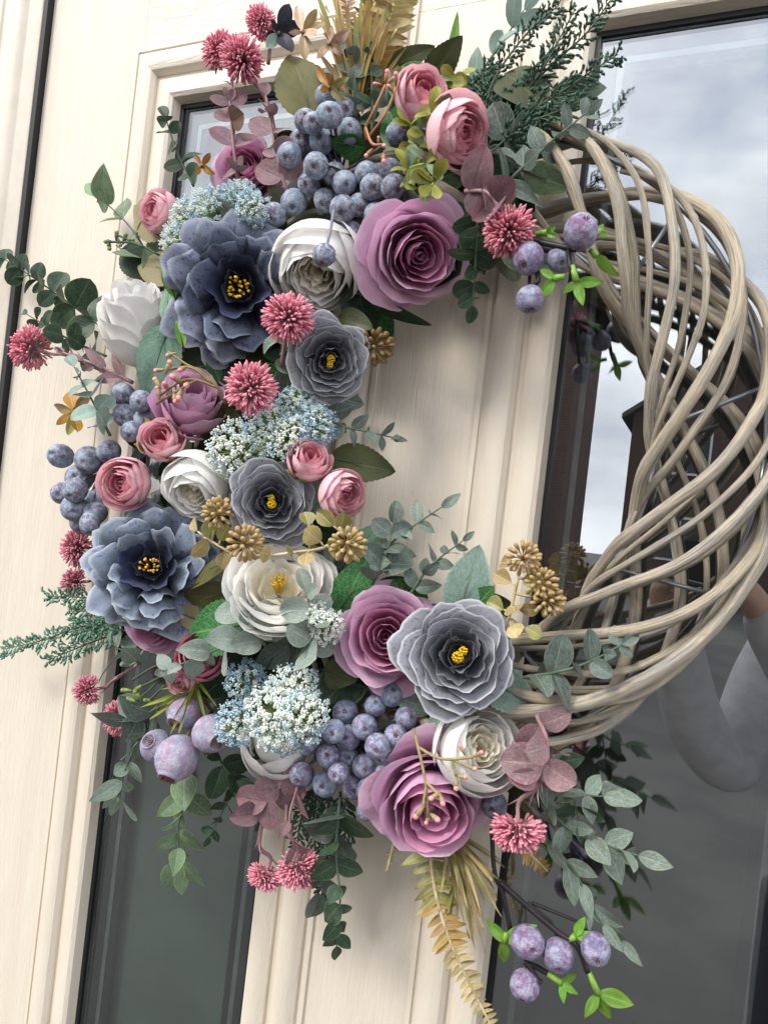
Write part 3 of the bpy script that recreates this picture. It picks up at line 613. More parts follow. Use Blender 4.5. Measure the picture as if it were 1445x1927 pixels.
flower('camellia', gy, 862, 1234, 110, .134, .05, .05, 'largest grey camellia, lower right, over sage leaves', name='grey_camellia', cat='camellia', stamen=('balls', 'stamen'), seed=1)

# ------------------------------------------------------------------ leaves
LK = {'round': (.86, lambda v: max(0, math.sin(math.pi*v**.9))**.55, 0), 'oval': (.55, lambda v: max(0, math.sin(math.pi*v**.78))**.85, 0),
      'rose': (.60, lambda v: max(0, math.sin(math.pi*v**.75))**.75, 13), 'blade': (.13, lambda v: min(1, v*5+.25)*(1-v)**.55, 0),
      'spat': (.55, lambda v: .12+.88*max(0, math.sin(math.pi*min(1, v**2.0)))**.6 if v < .97 else .35, 0), 'fan': (.9, lambda v: max(0, math.sin(math.pi*v**1.3))**.6, 6),
      'petal': (.42, lambda v: max(0, math.sin(math.pi*v**1.25))**.7, 0), 'pinna': (.28, lambda v: min(1, .75+v)*(1-v**2.6), 0)}
LC = {}
def leaf_mesh(kind, mat, var):
    key = (kind, mat, var)
    if key in LC: return LC[key]
    rg = random.Random(hash(kind) % 97 if False else sum(map(ord, kind))+var*13)
    wr, fn_, ser = LK[kind]; nv = 26 if ser > 8 else (12 if kind in ('round', 'oval', 'fan', 'spat', 'petal') else 8); nu = 6 if kind not in ('blade', 'pinna') else 2
    fold = rg.uniform(.05, .40); bend = rg.uniform(-.14, .36); ph = rg.uniform(0, 6); tw = rg.uniform(-.6, .6)
    def fn(a, b):
        u = 2*a-1; wd = fn_(b)*wr*.5
        if ser and abs(u) > .99 and 0.03 < b < .97:
            fr = (b*ser) % 1.0; wd *= 1+.13*(1-fr)-.04
        x = u*wd; z = fold*abs(x) - bend*b*b + .025*math.sin(6*b+ph)*u - tw*b*x
        return (x, b, z)
    v, f, uv = grid(nu, nv, fn); mb = MB(); mb.add(v, f, uv); LC[key] = mb.mesh('leaf', M[mat]); return LC[key]
def leaf_M(b, t, zdir, wscale=1.0):
    y = t-b; ln = y.length; y = y/ln; z = zdir-y*zdir.dot(y); z = z.normalized() if z.length > 1e-4 else y.orthogonal().normalized(); x = y.cross(z)
    return Matrix(((x.x*ln*wscale, y.x*ln, z.x*ln, b.x), (x.y*ln*wscale, y.y*ln, z.y*ln, b.y), (x.z*ln*wscale, y.z*ln, z.z*ln, b.z), (0, 0, 0, 1)))
def leaf(parent, kind, mat, b, t, zdir, ws=1.0, var=0, name='leaf', label=None):
    return part(name, leaf_mesh(kind, mat, var), parent, leaf_M(b, t, zdir, ws), label=label)
def zroll(b, t, deg):
    c = TC(b); y = (t-b).normalized(); return Matrix.Rotation(math.radians(deg), 3, y) @ c
def one_leaf(kind, mat, bx, by, bd, tx, ty, td, ws, roll, label, name='rose_leaf', var=0, stem=None):
    b, t = P(bx, by, bd), P(tx, ty, td); root = thing(name, label, 'leaf', b)
    leaf(root, kind, mat, b, t, zroll(b, t, roll), ws, var, name='blade')
    y = (t-b); mb = MB(); v, f, uv = tube([b-y*.18-TC(b)*.01, b, b+y*.5], [.0011, .0010, .0004], 5); mb.add(v, f, uv)
    part('leaf_stalk', mb.mesh('leaf_stalk', M[stem or 'stem_dark']), root); return root
one_leaf('rose', 'olive', 590, 232, .075, 545, 72, .085, 1.0, 8, 'large olive leaf standing up beside the clover heads at the top')
one_leaf('rose', 'khaki', 322, 436, .07, 228, 376, .075, .95, -10, 'khaki leaf behind the upper left pink rose')
one_leaf('rose', 'khaki', 345, 520, .075, 243, 484, .085, .9, 15, 'khaki leaf between the closed white rose and pale blue lace')
one_leaf('rose', 'olive_dark', 798, 158, .06, 870, 74, .075, .9, 10, 'dark olive leaf rising behind the top pink rosebud')
one_leaf('rose', 'olive_dark', 728, 135, .06, 808, 84, .07, .7, -15, 'dark olive leaf left of the top pink rosebud')
one_leaf('blade', 'lime', 842, 140, .05, 868, 14, .065, 2.0, 20, 'bright green blade pointing up at the top of the wreath', name='grass_leaf')
one_leaf('rose', 'olive_dark', 622, 862, .085, 740, 884, .07, .95, -5, 'dark olive leaf jutting into the opening beside pink roses')
one_leaf('rose', 'sage', 862, 1160, .085, 902, 1034, .095, 1.02, 5, 'sage leaf pointing up behind the lower grey camellia')
one_leaf('rose', 'sage', 905, 1268, .10, 1017, 1338, .095, 1.02, -8, 'sage leaf pointing right under the lower grey camellia')
one_leaf('rose', 'sage', 868, 1318, .10, 800, 1368, .11, .9, 10, 'small sage leaf between grey camellia and white rose')
one_leaf('rose', 'green', 470, 1176, .110, 325, 1188, .115, 1.0, 12, 'bright green veined leaf under the lower blue peony')
one_leaf('rose', 'olive', 455, 1048, .110, 336, 1092, .115, .55, 45, 'olive leaf lying between lower blue peony and open white rose')
one_leaf('rose', 'olive', 440, 1112, .10, 330, 1140, .10, .75, -25, 'brownish olive leaf below the lower blue peony')
one_leaf('rose', 'green', 640, 1150, .085, 688, 1052, .09, 1.0, -5, 'dark veined leaf right of the open white rose')
one_leaf('rose', 'mint', 660, 1050, .075, 715, 985, .08, .9, -20, 'green veined leaf behind the gold seed heads')
one_leaf('rose', 'green_dark', 668, 520, .08, 695, 632, .07, 1.1, 0, 'very dark leaf below the white rose at the opening')
one_leaf('oval', 'green_dark', 690, 560, .085, 808, 618, .06, .5, 25, 'narrow dark leaf under the largest mauve rose')
one_leaf('rose', 'mint', 318, 612, .11, 272, 760, .11, .85, 10, 'mint green veined leaf below the closed white rose')
one_leaf('rose', 'mint', 322, 612, .115, 308, 520, .12, .65, -35, 'mint green leaf between closed white rose and upper blue peony')
one_leaf('oval', 'lime', 330, 560, .12, 305, 500, .125, .75, 20, 'lime green leaf tip above the closed white rose', name='lime_leaf')
one_leaf('oval', 'lime', 345, 652, .125, 333, 600, .13, .7, 10, 'lime green leaf tip under the upper blue peony', name='lime_leaf')
one_leaf('rose', 'green_dark', 345, 700, .085, 452, 668, .09, 1.1, -8, 'dark netted leaf above the half hidden mauve rose')
one_leaf('oval', 'lime_edge', 985, 322, .085, 1073, 356, .085, 1.1, 10, 'green pointed leaf lying against the willow at upper right')
one_leaf('rose', 'olive_dark', 610, 1262, .09, 662, 1275, .10, 1.3, 0, 'dark leaf left of the open mauve rose')
one_leaf('rose', 'khaki', 330, 1150, .085, 420, 1185, .09, .6, 10, 'khaki leaf edge behind the veined green leaf')
one_leaf('rose', 'green_dark', 230, 470, .06, 290, 520, .06, 1.0, 0, 'dark green leaf above the closed white rose')
one_leaf('rose', 'green_dark', 380, 1310, .08, 440, 1265, .08, .9, 20, 'dark leaf behind the lower pale blue lace')

# sprigs: a stem with pairs of leaves
def sprig(pts, size0, size1, step, kind, mat, stem, label, name='eucalyptus_sprig', cat='eucalyptus', seed=0, ang=62, stemr=.0016, face=(.35, .95), start=.12, ws=1.0, tip=True, mats=None):
    rg = random.Random(seed+int(pts[0][0])+int(pts[0][1])*3)
    wp = smooth_path([P(*p) for p in pts], 8); root = thing(name, label, cat, wp[0])
    mb = MB(); n = len(wp); v, f, uv = tube(wp, [stemr*(1-.6*i/(n-1)) for i in range(n)], 6); mb.add(v, f, uv); part('stem', mb.mesh('stem', M[stem]), root)
    cum = [0]
    for i in range(1, n): cum.append(cum[-1]+(wp[i]-wp[i-1]).length/S(wp[i]))
    tot = cum[-1]; pos = tot*start; k = rg.randint(0, 1)
    while pos < tot*.985:
        i = max(j for j in range(n) if cum[j] <= pos); i = min(i, n-2)
        q = (pos-cum[i])/(cum[i+1]-cum[i]); p = wp[i].lerp(wp[i+1], q); t = (wp[i+1]-wp[i]).normalized(); c = TC(p)
        s = t.cross(c).normalized(); fr = pos/tot; sz = (size0+(size1-size0)*fr)*S(p)
        for sgn in (1, -1):
            a = math.radians(ang+rg.uniform(-14, 14)); rot = rg.uniform(-.5, .5)+(1.25 if k % 2 else 0)
            side = s*math.cos(rot)*sgn + c*math.sin(rot)*sgn
            dr = (t*math.cos(a)+side*math.sin(a)).normalized(); al = rg.uniform(*face)
            zd = c*al+(t-dr*t.dot(dr))*(1-al)+s*rg.uniform(-.3, .3)
            mt = mats[rg.randrange(len(mats))] if mats else mat
            leaf(root, kind, mt, p, p+dr*sz*rg.uniform(.72, 1.18), zd, ws*rg.uniform(.8, 1.12), rg.randint(0, 7))
        k += 1; pos += step*(1-.35*fr)*rg.uniform(.85, 1.15)
    if tip:
        t = (wp[-1]-wp[-2]).normalized(); leaf(root, kind, mat, wp[-1], wp[-1]+t*size1*S(wp[-1]), TC(wp[-1])+CR*.3, ws*.8, 1)
    return root
sprig([(365, 350, .07), (335, 290, .075), (312, 222, .08)], 52, 30, 34, 'round', 'euc_dark', 'stem_green', 'dark round-leaved eucalyptus sprig at upper left over the glass corner', ang=70)
sprig([(205, 625, .07), (130, 570, .06), (60, 520, .05), (0, 482, .045)], 66, 30, 40, 'round', 'euc_dark', 'stem_dark', 'long dark eucalyptus sprig reaching to the left frame', ang=66)
sprig([(200, 670, .085), (130, 638, .08), (52, 592, .075)], 56, 22, 38, 'round', 'euc_dark', 'stem_dark', 'shorter dark eucalyptus sprig above the far left clover head', ang=62)
sprig([(208, 820, .115), (180, 765, .12), (140, 690, .12)], 62, 34, 36, 'round', 'euc_pale', 'stem_dark', 'pale round-leaved eucalyptus sprig at far left above blueberries', ang=75)
sprig([(668, 220, .085), (662, 140, .09), (655, 78, .09)], 44, 30, 32, 'round', 'euc', 'stem_green', 'eucalyptus sprig at the top in front of the gold grass', ang=62)
sprig([(700, 250, .08), (700, 170, .085), (696, 100, .085)], 46, 30, 34, 'round', 'euc_dark', 'stem_green', 'eucalyptus sprig left of the coral buds at the top', ang=62)
sprig([(930, 365, .10), (1000, 300, .10), (1050, 255, .095), (1106, 210, .09)], 78, 36, 44, 'oval', 'euc', 'stem_green', 'grey-green eucalyptus sprig crossing the top of the bare willow', ang=62, ws=1.15)
sprig([(885, 330, .085), (920, 290, .09), (965, 250, .085)], 82, 60, 46, 'round', 'euc', 'stem_green', 'broad grey eucalyptus leaves right of the pink rose', ang=70)
sprig([(898, 395, .12), (896, 450, .12), (893, 520, .11), (888, 575, .10)], 62, 36, 36, 'round', 'euc_dark', 'stem_green', 'green eucalyptus sprig hanging beside the largest mauve rose', ang=72)
sprig([(600, 770, .085), (640, 800, .085), (690, 812, .08), (742, 824, .07)], 56, 26, 34, 'oval', 'euc', 'stem_green', 'thin eucalyptus sprig reaching into the opening below the grey camellia', ang=60)
sprig([(700, 1100, .08), (725, 1050, .085), (740, 985, .085)], 62, 44, 34, 'round', 'euc', 'stem_green', 'grey eucalyptus sprig above the open mauve rose', ang=68)
sprig([(680, 1075, .075), (750, 1010, .075), (830, 955, .065)], 60, 46, 44, 'oval', 'dusty', 'stem_green', 'frosted leafy sprig above the opening floor, pointing up right', ang=55, name='dusty_leaf_sprig', cat='foliage')
sprig([(770, 1120, .08), (810, 1065, .08), (870, 1018, .07)], 58, 30, 32, 'oval', 'euc', 'stem_green', 'grey eucalyptus sprig behind the sage leaf', ang=58)
sprig([(985, 1275, .10), (1060, 1262, .105), (1120, 1240, .10), (1170, 1212, .095)], 84, 38, 42, 'round', 'euc', 'stem_green', 'eucalyptus sprig lying across the lower willow canes', ang=66, ws=.85)
sprig([(560, 1240, .12), (590, 1190, .13), (575, 1110, .13)], 82, 44, 40, 'round', 'euc_silver', 'stem_green', 'silvery round eucalyptus cluster in front of the open white rose', ang=74, face=(.65, 1))
sprig([(480, 1195, .13), (410, 1222, .13), (312, 1262, .125)], 84, 34, 48, 'oval', 'euc_silver', 'stem_green', 'silvery sprig crossing the deep pink rose', ang=60, ws=1.2)
sprig([(500, 1215, .125), (475, 1180, .13), (460, 1140, .125)], 80, 60, 30, 'round', 'euc_silver', 'stem_green', 'silver round leaves at the left foot of the open white rose', ang=70, face=(.6, 1), tip=False)
sprig([(640, 1500, .08), (632, 1600, .085), (640, 1690, .085), (634, 1780, .075)], 70, 36, 44, 'oval', 'euc_dark', 'stem_green', 'long dark green eucalyptus sprig hanging below the blueberries', ang=48, ws=1.35)
sprig([(655, 1500, .07), (625, 1580, .07), (600, 1680, .07)], 74, 60, 54, 'round', 'euc', 'stem_dark', 'broad eucalyptus leaves hanging left of the mauve rose', ang=52)
sprig([(1010, 1440, .085), (1080, 1490, .085), (1150, 1500, .07)], 74, 66, 48, 'oval', 'dusty', 'stem_green', 'frosted sprig reaching right below the willow', ang=56, ws=1.1, name='dusty_leaf_sprig', cat='foliage')
sprig([(1010, 1500, .08), (1070, 1560, .08), (1140, 1590, .07), (1200, 1610, .065)], 72, 66, 50, 'oval', 'dusty', 'stem_green', 'frosted sprig with the rightmost hanging leaf', ang=52, ws=1.1, name='dusty_leaf_sprig', cat='foliage')
sprig([(1010, 1560, .075), (1080, 1640, .075), (1120, 1720, .07), (1165, 1770, .065)], 84, 64, 52, 'oval', 'dusty', 'stem_green', 'frosted sprig hanging down above the lower plums', ang=30, ws=.75, name='dusty_leaf_sprig', cat='foliage')
sprig([(1040, 1420, .08), (1070, 1470, .085), (1090, 1550, .08)], 56, 46, 44, 'oval', 'euc_dark', 'stem_green', 'small green sprig behind the rosy leaves', ang=60, ws=1.2)
sprig([(345, 1430, .075), (350, 1500, .08), (335, 1560, .08), (340, 1625, .075)], 70, 66, 44, 'oval', 'lime_edge', 'stem_green', 'lime-edged leafy sprig hanging over the left glass', ang=46, ws=1.15, name='lime_edged_sprig', cat='foliage')
sprig([(300, 1330, .06), (262, 1390, .06), (240, 1440, .06), (222, 1500, .05)], 60, 56, 54, 'oval', 'dusty', 'stem_green', 'pale drooping sprig at lower left beside the large blueberries', ang=36, ws=.9, name='dusty_leaf_sprig', cat='foliage')
sprig([(455, 1440, .07), (432, 1500, .065), (395, 1575, .06)], 48, 30, 40, 'oval', 'euc_dark', 'stem_green', 'thin little sprig hanging beside the burgundy leaves', ang=50)
sprig([(400, 1400, .07), (420, 1440, .08), (445, 1470, .08)], 62, 60, 40, 'round', 'euc_dark', 'stem_dark', 'dark round leaves below the lower lace flowers', ang=70)
sprig([(320, 560, .05), (255, 440, .05), (190, 372, .05)], 64, 60, 62, 'oval', 'lime_edge', 'stem_green', 'green pointed leaves above the closed white rose at upper left', ang=52, ws=1.2, name='lime_edged_sprig', cat='foliage')
sprig([(265, 1250, .06), (240, 1230, .065), (215, 1215, .06)], 70, 60, 30, 'oval', 'dusty', 'stem_green', 'pale leaves left of the small pink bud', ang=60, ws=1.2, name='dusty_leaf_sprig', cat='foliage', tip=False)
sprig([(300, 1340, .07), (275, 1345, .07), (240, 1355, .07)], 66, 60, 40, 'oval', 'euc', 'stem_green', 'grey leaf pair beside the lower left clover head', ang=40, ws=1.3, tip=False)
sprig([(880, 170, .05), (930, 100, .05), (985, 20, .05)], 76, 70, 60, 'oval', 'euc_pale', 'stem_green', 'pale leaves behind the rosemary at the top', ang=40, ws=.85)
sprig([(560, 700, .10), (545, 660, .11), (520, 640, .11)], 44, 40, 40, 'round', 'dusty', 'stem_green', 'pale leaf pair under the middle clover head', ang=60, tip=False, name='dusty_leaf_sprig', cat='foliage')
# burgundy sprigs
sprig([(450, 345, .09), (440, 280, .10), (432, 190, .10)], 70, 36, 50, 'round', 'burg', 'stem_burg', 'burgundy leaf sprig under the twin clover heads', name='burgundy_sprig', cat='foliage', ang=62, mats=['burg', 'burg3', 'burg'], stemr=.0022)
sprig([(540, 360, .09), (520, 290, .10), (500, 180, .10)], 72, 34, 54, 'round', 'burg', 'stem_burg', 'burgundy leaf sprig left of the upper blueberries', name='burgundy_sprig', cat='foliage', ang=64, mats=['burg', 'burg2', 'burg'], stemr=.0022)
sprig([(875, 360, .125), (915, 362, .13), (940, 395, .135)], 72, 56, 30, 'round', 'burg', 'stem_burg', 'burgundy leaf cluster above the right clover head', name='burgundy_sprig', cat='foliage', ang=76, tip=False, stemr=.0022)
sprig([(1010, 1345, .11), (1030, 1410, .115), (1000, 1490, .12)], 80, 66, 44, 'round', 'burg2', 'stem_burg', 'rosy leaf cluster below the willow beside the white rose', name='burgundy_sprig', cat='foliage', ang=70, face=(.6, 1), tip=False, stemr=.0022)
sprig([(560, 1440, .085), (520, 1490, .09), (475, 1540, .09)], 66, 58, 40, 'round', 'burg', 'stem_burg', 'burgundy leaves hanging left of the lower blueberries', name='burgundy_sprig', cat='foliage', ang=60, mats=['burg', 'burg2'], tip=False)
sprig([(560, 1480, .085), (545, 1540, .09), (555, 1600, .09)], 54, 40, 50, 'oval', 'burg2', 'stem_burg', 'pinkish leaves on the stalks of the bottom clover heads', name='burgundy_sprig', cat='foliage', ang=40, tip=False)
sprig([(250, 720, .09), (190, 690, .10), (110, 660, .10)], 60, 26, 34, 'oval', 'burg', 'stem_burg', 'dusky burgundy sprig leading to the far left clover head', name='burgundy_sprig', cat='foliage', ang=34, ws=.7, mats=['burg', 'burg2'], tip=False, stemr=.0026)

# filler greenery packed between flowers
fl = thing('filler_greenery', 'dark green filler leaves packed in the gaps between the flowers', 'foliage', ring_pt(math.pi, 0))
rgf = random.Random(11)
for k in range(300):
    th = math.radians(rgf.uniform(74, 290)); ro = rgf.uniform(-1, 1)*.088; dd = rgf.uniform(.030, .082)
    b = Vector((WC.x+(WRX+ro)*math.cos(th), -dd, WC.z+(WRZ+ro)*math.sin(th)))
    dr = Vector((rgf.uniform(-1, 1), rgf.uniform(-.6, .2), rgf.uniform(-1, 1))); dr.normalize(); e = b+dr*rgf.uniform(.034, .058); e.y = max(e.y, -.092)
    leaf(fl, ('rose', 'oval', 'round')[k % 3], ('green_dark', 'olive_dark', 'euc_dark', 'green_dark', 'green', 'euc')[rgf.randrange(6)], b, e, TC(b)+Vector((rgf.uniform(-.5, .5), 0, rgf.uniform(-.5, .5))), 1, rgf.randint(0, 7))

# ------------------------------------------------------------------ clover / allium heads
def allium_mesh(var, mat):
    rg = random.Random(100+var); mb = MB(); n = 320
    for q in range(n):
        zz = 1-1.62*(q+.5)/n; a = q*2.39996+rg.uniform(-.15, .15); rq = math.sqrt(max(0, 1-zz*zz))
        d = Vector((rq*math.cos(a), rq*math.sin(a), zz)); d = (d+Vector((rg.uniform(-1, 1), rg.uniform(-1, 1), rg.uniform(-1, 1)))*.10).normalized()
        R_ = rg.uniform(.78, 1.10); base = Vector((0, 0, -.22))
        p0 = base; p1 = d*R_*.62; p2 = d*R_
        v, f, uv = tube([p0, p1], [.016, .020], 3, False); mb.add(v, f, uv, 1)
        x = d.orthogonal().normalized(); x = (Matrix.Rotation(rg.uniform(0, 6.28), 3, d) @ x); wd = rg.uniform(.038, .062); tone = 2 if rg.random() < .4 else 0
        v, f, uv = tube([p1, p1.lerp(p2, .45), p1.lerp(p2, .8), p2], [.018, wd*.8, wd, wd*.30], 6)
        mb.add(v, f, uv, tone)
    return mb.mesh('florets', M[mat], M['stalk'], M['allium_pale'])
AM = {}
def allium(x, y, r, d, tx, ty, stem, label, mat='allium', var=0):
    if (var, mat) not in AM: AM[(var, mat)] = allium_mesh(var, mat)
    p = P(x, y, d); s = S(p)*r; ax = axis(p, tx, ty) if math.hypot(tx, ty) < 1 else (CR*tx+CU*ty-TC(p)*(math.hypot(tx, ty)-1)).normalized()
    root = thing('clover_head', label, 'clover', p-ax*s*.5)
    part('floret_ball', AM[(var, mat)], root, frame(p, ax, x*.7, s) @ Matrix.Diagonal((1+.10*math.sin(x), 1+.10*math.sin(y), .86+.1*math.sin(x+y), 1)), kind='stuff')
    pts = smooth_path([p-ax*s*.2, p-ax*s*1.0] + [P(*q) for q in stem], 6); n = len(pts)
    mb = MB(); v, f, uv = tube(pts, [.0016+.0006*i/n for i in range(n)], 6); mb.add(v, f, uv)
    rg = random.Random(int(x))
    for k in range(5):   # thin leaflets along the stalk
        i = rg.randrange(min(3, n-2), n-1); q = pts[i]; t = (pts[i-1]-pts[i]).normalized(); sd2 = Vector((rg.uniform(-1, 1), rg.uniform(-1, .3), rg.uniform(-1, 1)))
        v, f, uv = tube([q, q+t*.010+sd2*.004, q+t*.018+sd2*.010], [.0008, .0009, .0002], 4); mb.add(v, f, uv)
    part('stalk', mb.mesh('stalk', M['stem_burg']), root); return root
allium(492, 42, 32, .075, -.45, .35, [(505, 120, .06)], 'small pink clover head at the very top beside dark navy petals')
allium(412, 95, 36, .095, -.50, .45, [(436, 190, .09), (440, 280, .08)], 'left one of the twin pink clover heads at upper left', var=1)
allium(456, 112, 46, .105, -.10, .45, [(500, 185, .09), (520, 260, .08)], 'right, larger one of the twin pink clover heads at upper left', var=2)
allium(60, 655, 44, .09, -1.05, .30, [(130, 670, .09), (220, 710, .07)], 'pink clover head at the far left edge seen from its stalk side')
allium(543, 597, 48, .150, .05, .35, [(530, 690, .11)], 'pink clover head between upper blue peony and small grey camellia', var=1)
allium(473, 731, 47, .145, .12, .05, [(440, 760, .10)], 'pink clover head above the middle lace flowers', var=2)
allium(958, 437, 52, .130, .25, -.78, [(925, 375, .12), (900, 350, .11)], 'pink clover head at right beside the upper plums', var=0)
allium(974, 1562, 52, .115, -.05, -.98, [(1010, 1480, .115), (1020, 1420, .10)], 'pink clover head at lower right under the rosy leaves', var=1)
allium(500, 1648, 33, .085, -.25, -.95, [(488, 1590, .09), (500, 1520, .08)], 'left one of the twin clover heads hanging at the bottom', var=2)
allium(562, 1632, 42, .085, .12, -1.0, [(540, 1560, .09), (540, 1490, .08)], 'right one of the twin clover heads hanging at the bottom', var=0)
allium(146, 1032, 34, .06, -.80, .0, [(200, 1040, .06), (230, 1030, .06)], 'dusky pink clover head left of the lower blue peony', mat='allium2', var=1)
allium(143, 1096, 28, .045, -.85, -.1, [(200, 1075, .05), (220, 1060, .05)], 'faded pink clover head just above the left rosemary', mat='allium2', var=2)
allium(168, 1298, 31, .055, -.90, -.15, [(215, 1280, .055), (260, 1250, .06)], 'dusky pink clover head on the cream moulding at lower left', mat='allium2', var=0)
allium(222, 1352, 31, .055, -.80, -.25, [(270, 1345, .055), (300, 1330, .06)], 'pink clover head over the dark edge of the left glass', mat='allium2', var=1)

# ------------------------------------------------------------------ lace flowers (tiny fuzzy umbels)
def lace_mesh(var, mix):
    rg = random.Random(300+var); mb = MB(); n = 36
    for q in range(n):
        zz = 1-.62*(q+.5)/n; a = q*2.39996; rq = math.sqrt(1-zz*zz); d = Vector((rq*math.cos(a), rq*math.sin(a), zz))
        tipp = d*rg.uniform(.82, 1.0); v, f, uv = tube([Vector((0, 0, -.1)), tipp*.55, tipp*.92], [.03, .022, .014], 3, False); mb.add(v, f, uv, 0)
        cb = rg.random()
        for k in range(34):
            o = Vector((rg.gauss(0, 1), rg.gauss(0, 1), rg.gauss(0, 1)))*.062
            c = tipp+o; r = rg.uniform(.025, .050)
            mi = 1 if rg.random() < (mix+(.35 if c.z > .8 else -.15)) else (2 if cb < .6 else 3)
            v = [(c.x+r, c.y, c.z), (c.x-r, c.y, c.z), (c.x, c.y+r, c.z), (c.x, c.y-r, c.z), (c.x, c.y, c.z+r), (c.x, c.y, c.z-r)]
            mb.add(v, [(0, 2, 4), (2, 1, 4), (1, 3, 4), (3, 0, 4), (2, 0, 5), (1, 2, 5), (3, 1, 5), (0, 3, 5)], None, mi)
    return mb.mesh('umbel', M['lace_g'], M['lace_w'], M['lace_b'], M['lace_b2'], smooth=False)
LM = {}
def lace(label, heads, base):
    b = P(*base); root = thing('lace_flower', label, 'lace flower', b); mb = MB()
    for i, (x, y, r, d, tx, ty, mix) in enumerate(heads):
        key = (i % 3, mix)
        if key not in LM: LM[key] = lace_mesh(i % 3, mix)
        p = P(x, y, d); s = S(p)*r; ax = axis(p, tx, ty)
        part('umbel', LM[key], root, frame(p-ax*s*.75, ax, x*.3, s), kind='stuff')
        v, f, uv = tube([b, (b+p)*.5-ax*s*.6, p-ax*s*.8], [.0018, .0018, .002], 6); mb.add(v, f, uv)
    part('stem', mb.mesh('stem', M['lace_g']), root)
lace('pale blue lace flower with green stalks at upper left above the blue peony', [(378, 385, 52, .11, -.65, .35, .35), (335, 405, 42, .105, -.75, .2, .6), (322, 462, 46, .11, -.75, -.1, .8)], (420, 450, .09))
lace('blue lace flower right of the upper left lace, below burgundy leaves', [(452, 352, 40, .115, .0, .75, .2), (470, 392, 40, .12, -.35, -.15, .35)], (450, 430, .09))
lace('large white and blue lace flower in the middle of the left side', [(438, 850, 64, .125, -.35, .0, .9), (505, 800, 58, .12, -.1, .35, .45), (545, 822, 52, .125, .1, .1, .7)], (480, 850, .09))
lace('sky blue lace flower left of the small grey camellia', [(558, 752, 42, .11, .0, .45, .35), (602, 800, 46, .11, .35, .15, .1), (585, 775, 36, .10, .3, .4, .2)], (560, 810, .09))
lace('large white lace flower over the lower blueberries', [(520, 1340, 70, .145, -.1, .2, .95), (575, 1345, 58, .14, .25, .1, .7), (555, 1290, 56, .13, .1, .35, .75), (535, 1385, 52, .13, 0, -.3, .6)], (540, 1370, .09))
lace('pale blue lace flower left of the large white lace', [(440, 1365, 48, .13, -.35, -.1, .15), (462, 1282, 48, .11, -.2, .1, .05)], (500, 1340, .09))
lace('small white lace flower between white rose and mauve rose', [(600, 1150, 30, .128, .1, .4, 1.0), (618, 1180, 40, .128, .3, -.1, 1.1)], (590, 1200, .11))

# ------------------------------------------------------------------ berries
def berry_mesh(mat, el=1.0):
    pr = [(.001, -1.0*el)]+[(math.sin(a), -math.cos(a)*el) for a in [math.pi*k/12 for k in range(1, 11)]]
    pr += [(.30, .93*el), (.20, .90*el), (.10, .84*el), (.001, .83*el)]
    mb = MB(); v, f, uv = lathe(pr, 20); mb.add(v, f, uv); return mb.mesh('berry', M[mat])
def calyx_mesh():
    mb = MB()
    for k in range(6):
        a = k*math.pi/3+.2*(k % 2); c, s = math.cos(a), math.sin(a); h = .95+.05*(k % 3)
        v = [(c*.06-s*.05, s*.06+c*.05, .86), (c*.06+s*.05, s*.06-c*.05, .86), (c*.24, s*.24, h+.02), (c*.10, s*.10, .97)]
        mb.add(v, [(0, 1, 3), (1, 2, 3), (2, 0, 3), (0, 2, 1)])
    return mb.mesh('calyx', M['calyx'], smooth=False)
CAL = calyx_mesh(); BM = {}
def berries(label, cx, cy, cd, lst, mat, r0, name='blueberry_bunch', cat='blueberries', tilt=.5, stemmat='stem_grey', el=1.0, base=.085, fixed=False, stemr=.0014):
    key = (mat, el)
    if key not in BM: BM[key] = berry_mesh(mat, el)
    c0 = P(cx, cy, cd); root = thing(name, label, cat, c0); rg = random.Random(int(cx+cy)); placed = []; mb = MB()
    for e in lst:
        x, y = e[0], e[1]; r = e[2] if len(e) > 2 else r0*rg.uniform(.94, 1.06); d = e[3] if len(e) > 3 else base
        for _ in range(60):
            p = P(x, y, d); R_ = S(p)*r
            if len(e) > 3 or all((p-q).length > (R_+Rq)*.92 for q, Rq in placed): break
            d += .002
        placed.append((p, R_))
        ax = axis(p, max(-.85, min(.85, (x-cx)/150*tilt+rg.uniform(-.25, .25))), max(-.85, min(.85, -(y-cy)/150*tilt+rg.uniform(-.35, .2))))
        if len(e) > 4: ax = axis(p, e[4], e[5])
        Mt = frame(p, ax, rg.uniform(0, 6), R_) @ Matrix.Diagonal((rg.uniform(.94, 1.05), rg.uniform(.94, 1.05), rg.uniform(.92, 1.12), 1))
        bo = part('berry', BM[key], root, Mt); part('calyx', CAL, bo, Mt)
        a0 = p-ax*R_*.9; v, f, uv = tube([a0, a0-ax*R_*.7+(c0-a0)*.2, c0+(a0-c0)*.12], [stemr, stemr, stemr*1.3], 6); mb.add(v, f, uv)
    part('stem', mb.mesh('stem', M[stemmat]), root); return root
berries('large blueberry bunch at the top above the white rose', 640, 330, .06,
    [(567, 268), (576, 228), (735, 320), (690, 328), (630, 328), (583, 346), (612, 378), (676, 386), (660, 440), (490, 416), (648, 210), (616, 183), (590, 232, 20), (748, 250, 22, .085),
     (605, 266), (620, 217, 25), (658, 247), (545, 292, 24), (595, 312), (648, 345), (645, 393), (702, 352), (740, 352), (708, 405), (553, 381, 25), (517, 404), (610, 480, 23, .160)], 'berry', 23.5)
